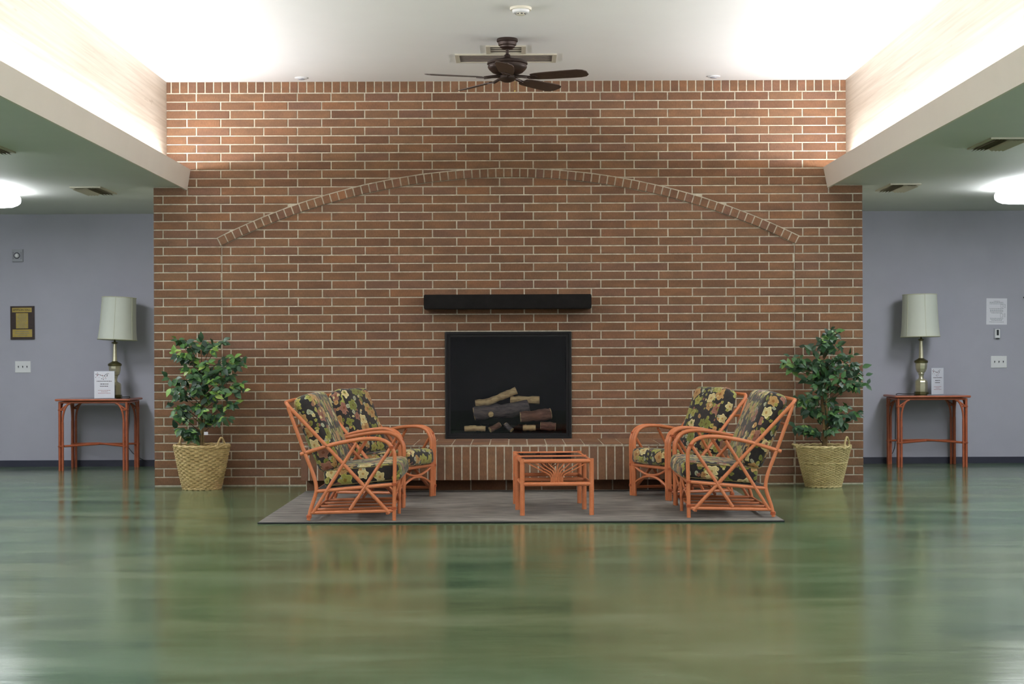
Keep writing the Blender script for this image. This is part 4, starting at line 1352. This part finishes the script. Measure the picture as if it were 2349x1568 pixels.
t, a, b = wall_thing('thermostat', 2279.5, 2294.4, 752.5, 776.7, 'small white thermostat with grey screen between notice and switch', 'thermostat')
MB().box(-a, a, -0.012, 0, -b, b).build('back_plate', 'grey_plastic', t, smooth=False)
MB().box(-a * 0.72, a * 0.72, -0.026, -0.012, -b * 0.84, b * 0.84).build('body', 'white_plastic', t, smooth=False)
MB().box(-a * 0.32, a * 0.36, -0.027, -0.026, -b * 0.35, b * 0.70).build('screen', 'dark_plastic', t, smooth=False)
MB().box(-a * 0.35, a * 0.45, -0.03, -0.012, -b * 0.99, -b * 0.85).build('lever', 'dark_plastic', t, smooth=False)

p = at(2352, 683, D2)
t = empty('wall_hook', (p.x, D2, p.z))
MB().box(-0.012, 0.012, -0.006, 0, -0.014, 0.014).build('plate', 'black_metal', t, smooth=False)
MB().tube([(0, -0.004, 0), (-0.014, -0.03, -0.004), (-0.03, -0.05, 0.004)], 0.009, 8).build('peg', 'black_metal', t)
tag(t, 'small black wall hook at the frame edge beside the notice', 'hook')
# thin dark plate on the flank of the brick mass
za, zb_ = at(352, 708, 14.6).z, at(352, 792, 14.6).z
t = empty('control_panel', (XL, 14.66, (za + zb_) / 2))
MB().box(-0.012, 0.004, -0.13, 0.13, -(za - zb_) / 2, (za - zb_) / 2).build('plate', 'black_metal', t, smooth=False)
MB().box(-0.016, -0.012, -0.11, 0.11, -(za - zb_) / 2 + 0.02, (za - zb_) / 2 - 0.02).build('cover', 'black_metal', t, smooth=False)
tag(t, 'thin dark panel edge on the side of the brick wall near the lamp', 'panel')

# ------------------------------------------------------------------ baskets
def basket(x, y, r0, r1, H, mat, nrow, nst, label, style):
    t = empty('wicker_basket', (x, y, 0))
    tag(t, label, 'basket', 'wicker baskets holding ficus trees')
    R = lambda z: r0 + (r1 - r0) * (z / H) ** 0.92
    m1 = MB()
    seg = nst * 4
    tr = H / nrow * 0.58
    for i in range(nrow):
        z = (i + 0.5) * H / nrow
        pts = []
        for k in range(seg):
            a = 2 * PI * k / seg
            rr = R(z) + 0.0065 * math.cos(nst / 2 * a + PI * i)
            pts.append((rr * math.cos(a), rr * math.sin(a), z + 0.0012 * math.sin(3 * a + i)))
        m1.tube(pts, tr, 5, closed=True)
    w_ = m1.build('weave', mat, t, angle=70); w_['kind'] = 'stuff'
    m1 = MB()
    for k in range(nst):
        a = 2 * PI * (k + 0.5) / nst
        m1.tube([((R(z) - 0.001) * math.cos(a), (R(z) - 0.001) * math.sin(a), z) for z in (0.004, H * 0.33, H * 0.66, H)], 0.004, 5)
    s_ = m1.build('stakes', mat, t); s_['kind'] = 'stuff'
    def twisted(z, rr, tr, name):
        m2 = MB()
        for ph in (0, PI):
            m2.tube([((R(z) + rr + 0.35 * tr * math.cos(k * 0.9 + ph)) * math.cos(2 * PI * k / 70), (R(z) + rr + 0.35 * tr * math.cos(k * 0.9 + ph)) * math.sin(2 * PI * k / 70), z + 0.7 * tr * math.sin(k * 0.9 + ph)) for k in range(70)], tr, 6, closed=True)
        m2.build(name, mat, t, angle=70)
    twisted(H, 0.002, 0.009, 'rim'); twisted(H * 0.605, 0.003, 0.0065, 'waist_band'); twisted(0.010, 0.003, 0.008, 'foot_rim')
    MB().lathe([(r0 * 0.97, 0.002), (r0 * 0.97, 0.01)], 32).build('bottom', mat, t)
    MB().lathe([(R(0.02) - 0.012, 0.02), (R(H) - 0.016, H - 0.035), (R(H) - 0.05, H - 0.03)], 32).build('liner', 'twig', t)
    MB().lathe([(R(H) - 0.018, H - 0.05), (R(H) - 0.05, H - 0.03), (0.06, H - 0.02)], 32).build('moss', 'moss', t)
    for a, hh, lean in style:
        m2 = MB()
        for ph in (0, 2.1, 4.2):
            pts = []
            for k in range(25):
                q = k / 24
                s_ang = (q - 0.5) * 0.42
                zz = H + hh * math.sin(PI * q) ** 0.8
                rr = R(H) + 0.004 + lean * math.sin(PI * q)
                off = 0.005
                pts.append(((rr + off * math.cos(k * 0.8 + ph)) * math.cos(a + s_ang), (rr + off * math.cos(k * 0.8 + ph)) * math.sin(a + s_ang), zz + off * math.sin(k * 0.8 + ph) - 0.004))
            m2.tube(pts, 0.0055, 6)
        for s_ang in (-0.21, 0.21):
            for k in range(4):
                c_ = Vector(((R(H) + 0.003) * math.cos(a + s_ang), (R(H) + 0.003) * math.sin(a + s_ang), H - 0.012 + 0.009 * k))
                m2.tube([c_ + Vector((0.016 * math.cos(q), 0.016 * math.sin(q), 0)) for q in [i * PI / 5 for i in range(10)]], 0.0045, 5, closed=True)
        m2.build('handle', mat, t, angle=70)
    return t
BLX, BLY, BRX, BRY = -2.775, 14.09, 2.735, 14.09
basket(BLX, BLY, 0.158, 0.240, 0.385, 'wicker_a', 22, 36, 'tan wicker basket with two raised loop handles holding the brighter ficus', [(PI - 0.65, 0.080, 0.012), (-0.6, 0.080, -0.006)])
basket(BRX, BRY, 0.148, 0.236, 0.36, 'wicker_b', 34, 44, 'yellowish wicker basket with one raised handle holding the darker ficus', [(-0.7, 0.09, -0.006), (PI, 0.02, 0.03)])

# ------------------------------------------------------------------ ficus trees
def leaf_mesh(seed):
    rr = random.Random(seed)
    L, Wd = 0.080, 0.0225
    prof = [(0.0, 0.0), (0.12, 0.55), (0.3, 0.95), (0.48, 1.0), (0.68, 0.72), (0.86, 0.3), (1.0, 0.0)]
    vs, fs = [], []
    curl = rr.uniform(0.08, 0.3)
    for x, w_ in prof:
        zz = -curl * x * x * L
        vs += [(x * L, -w_ * Wd, zz + 0.006 * w_), (x * L, 0, zz), (x * L, w_ * Wd, zz + 0.006 * w_)]
    for i in range(len(prof) - 1):
        a = 3 * i
        fs += [(a, a + 3, a + 4, a + 1), (a + 1, a + 4, a + 5, a + 2)]
    me = MB().add(vs, fs).mesh('leaf', True, 80)
    return me
def ficus(x, y, z0, tips, mat, per, cap, label, seed, trunk_r, trunk_top, yspread, tagged, inner=400):
    t = empty('ficus_tree', (x, y, z0))
    tag(t, label, 'ficus tree', 'ficus trees in wicker baskets')
    rr = random.Random(seed)
    base = Vector((x, y, z0))
    tt = trunk_top - z0
    tp = spline([(0, 0, -0.02), (0.006, 0, tt * 0.25), (-0.006, 0.01, tt * 0.5), (0.008, 0, tt * 0.8), (0.0, 0, tt)], 4)
    MB().tube(tp, [trunk_r * (1 - 0.6 * i / (len(tp) - 1)) for i in range(len(tp))], 9).build('trunk', 'trunk', t, angle=70)
    MB().tube(spline([(0.02, -0.01, -0.02), (0.03, -0.012, tt * 0.3), (0.02, -0.01, tt * 0.6), (0.05, 0.0, tt * 0.9)], 4), trunk_r * 0.4, 7).build('trunk', 'trunk', t, angle=70)
    meshes = []
    for k in range(5):
        me = leaf_mesh(seed * 10 + k); me.materials.append(M[mat]); meshes.append(me)
    br = MB(); nleaf = 0
    for (px, py) in tips:
        dy = rr.uniform(-yspread, yspread * 0.62)
        e = at(px, py, y + dy) - base
        if base.y + e.y > D1 - 0.07: e.y = D1 - 0.07 - base.y
        sz = max(0.04, min(tt * 0.97, e.z - 0.10 - 0.25 * abs(e.x)))
        s = Vector((0, 0, sz))
        path = spline([s, s.lerp(e, 0.5) + Vector((0, 0, 0.03)), e], 4)
        br.tube(path, [0.004 - 0.0028 * i / (len(path) - 1) for i in range(len(path))], 5)
        for k in range(per):
            if nleaf >= cap: break
            q = rr.uniform(0.62, 1.0) if k else 1.0
            i = min(len(path) - 2, int(q * (len(path) - 1)))
            p = path[i].lerp(path[i + 1], q * (len(path) - 1) - i)
            d = Vector((rr.uniform(-1, 1), rr.uniform(-1, 0.6), rr.uniform(-0.9, 0.45))).normalized()
            if k == 0: d = (e - s).normalized() * 0.6 + d * 0.5
            o = bpy.data.objects.new('leaf', meshes[rr.randrange(5)])
            C.objects.link(o); o.parent = t
            pp_ = p + Vector((rr.uniform(-1, 1), rr.uniform(-1, 1), rr.uniform(-1, 1))) * 0.014
            if base.y + pp_.y > D1 - 0.075: pp_.y = D1 - 0.075 - base.y
            d = d.normalized()
            zref = Vector((rr.uniform(-.4, .4), -0.8, 0.7)).normalized()
            yv = zref.cross(d)
            yv = yv.normalized() if yv.length > 1e-3 else Vector((0, 1, 0))
            zv = d.cross(yv)
            m = Matrix((d, yv, zv)).transposed().to_4x4()
            sc = rr.uniform(0.75, 1.15)
            o.matrix_local = Matrix.Translation(pp_) @ m @ Matrix.Scale(sc, 4)
            nleaf += 1
    br.build('branches', 'twig', t, angle=70)
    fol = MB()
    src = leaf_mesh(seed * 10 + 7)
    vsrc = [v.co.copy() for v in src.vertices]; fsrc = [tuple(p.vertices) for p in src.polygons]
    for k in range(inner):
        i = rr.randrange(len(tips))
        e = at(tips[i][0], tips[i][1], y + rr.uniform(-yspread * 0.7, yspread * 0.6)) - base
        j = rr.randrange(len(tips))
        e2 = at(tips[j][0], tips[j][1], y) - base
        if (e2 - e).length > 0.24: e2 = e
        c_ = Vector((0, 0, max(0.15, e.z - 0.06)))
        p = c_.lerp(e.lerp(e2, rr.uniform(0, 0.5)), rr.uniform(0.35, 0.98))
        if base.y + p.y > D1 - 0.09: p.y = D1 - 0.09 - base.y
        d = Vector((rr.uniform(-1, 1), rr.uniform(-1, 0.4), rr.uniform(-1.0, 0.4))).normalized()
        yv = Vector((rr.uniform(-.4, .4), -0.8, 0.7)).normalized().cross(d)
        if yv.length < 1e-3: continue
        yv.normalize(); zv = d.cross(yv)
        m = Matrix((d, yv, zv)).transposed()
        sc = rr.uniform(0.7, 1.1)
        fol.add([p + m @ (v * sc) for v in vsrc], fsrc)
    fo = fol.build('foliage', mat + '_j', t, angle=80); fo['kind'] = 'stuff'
    if tagged:
        pt = MB().box(-0.018, 0.018, -0.001, 0.001, -0.014, 0.014).build('price_tag', 'paper', t, smooth=False)
        pt.location = at(472.5, 993.5, y - 0.08) - base
    return t
tipsL = [(405,778),(430,786),(465,778),(488,790),(515,782),(398,812),(420,808),(552,826),(564,836),(538,818),(385,866),(392,888),(402,905),(556,880),(558,893),(535,862),(390,925),(542,925),(396,952),(404,938),(528,955),(420,988),(408,985),(440,1005),(470,965),(500,950),(460,855),(490,872),(440,862),(510,895),(470,905),(450,930),(435,820),(480,832),(520,845),(445,890),(425,990),(478,860),(455,880),(495,905),(430,845),(505,860),(465,940)]
tipsR = [(1908,757),(1920,764),(1885,785),(1900,776),(1925,792),(1945,812),(1955,816),(1845,797),(1812,817),(1802,830),(1807,842),(1830,835),(1860,835),(1880,830),(1910,830),(1960,832),(1978,846),(1982,860),(1850,870),(1870,880),(1900,870),(1930,870),(1950,880),(1972,880),(1988,880),(1842,912),(1828,917),(1860,910),(1905,920),(1940,932),(1968,945),(1850,940),(1885,945),(1915,950),(1930,955),(1822,975),(1842,985),(1852,988),(1905,985),(1940,967),(1895,800),(1870,860),(1920,847),(1880,858),(1895,845),(1905,890),(1862,855),(1885,895)]
ficus(BLX, BLY - 0.03, 0.36, tipsL, 'leaf_a', 7, 300, 'bushy artificial ficus with bright green leaves and a white price tag', 3, 0.016, 1.04, 0.24, True)
ficus(BRX, BRY - 0.03, 0.335, tipsR, 'leaf_b', 7, 300, 'taller artificial ficus with dark leaves and a bare tan trunk', 8, 0.021, 1.16, 0.24, False)

for o in bpy.data.objects:
    if o.parent is not None and o.name.split('.')[0] in STUFF_PARTS: o['kind'] = 'stuff'
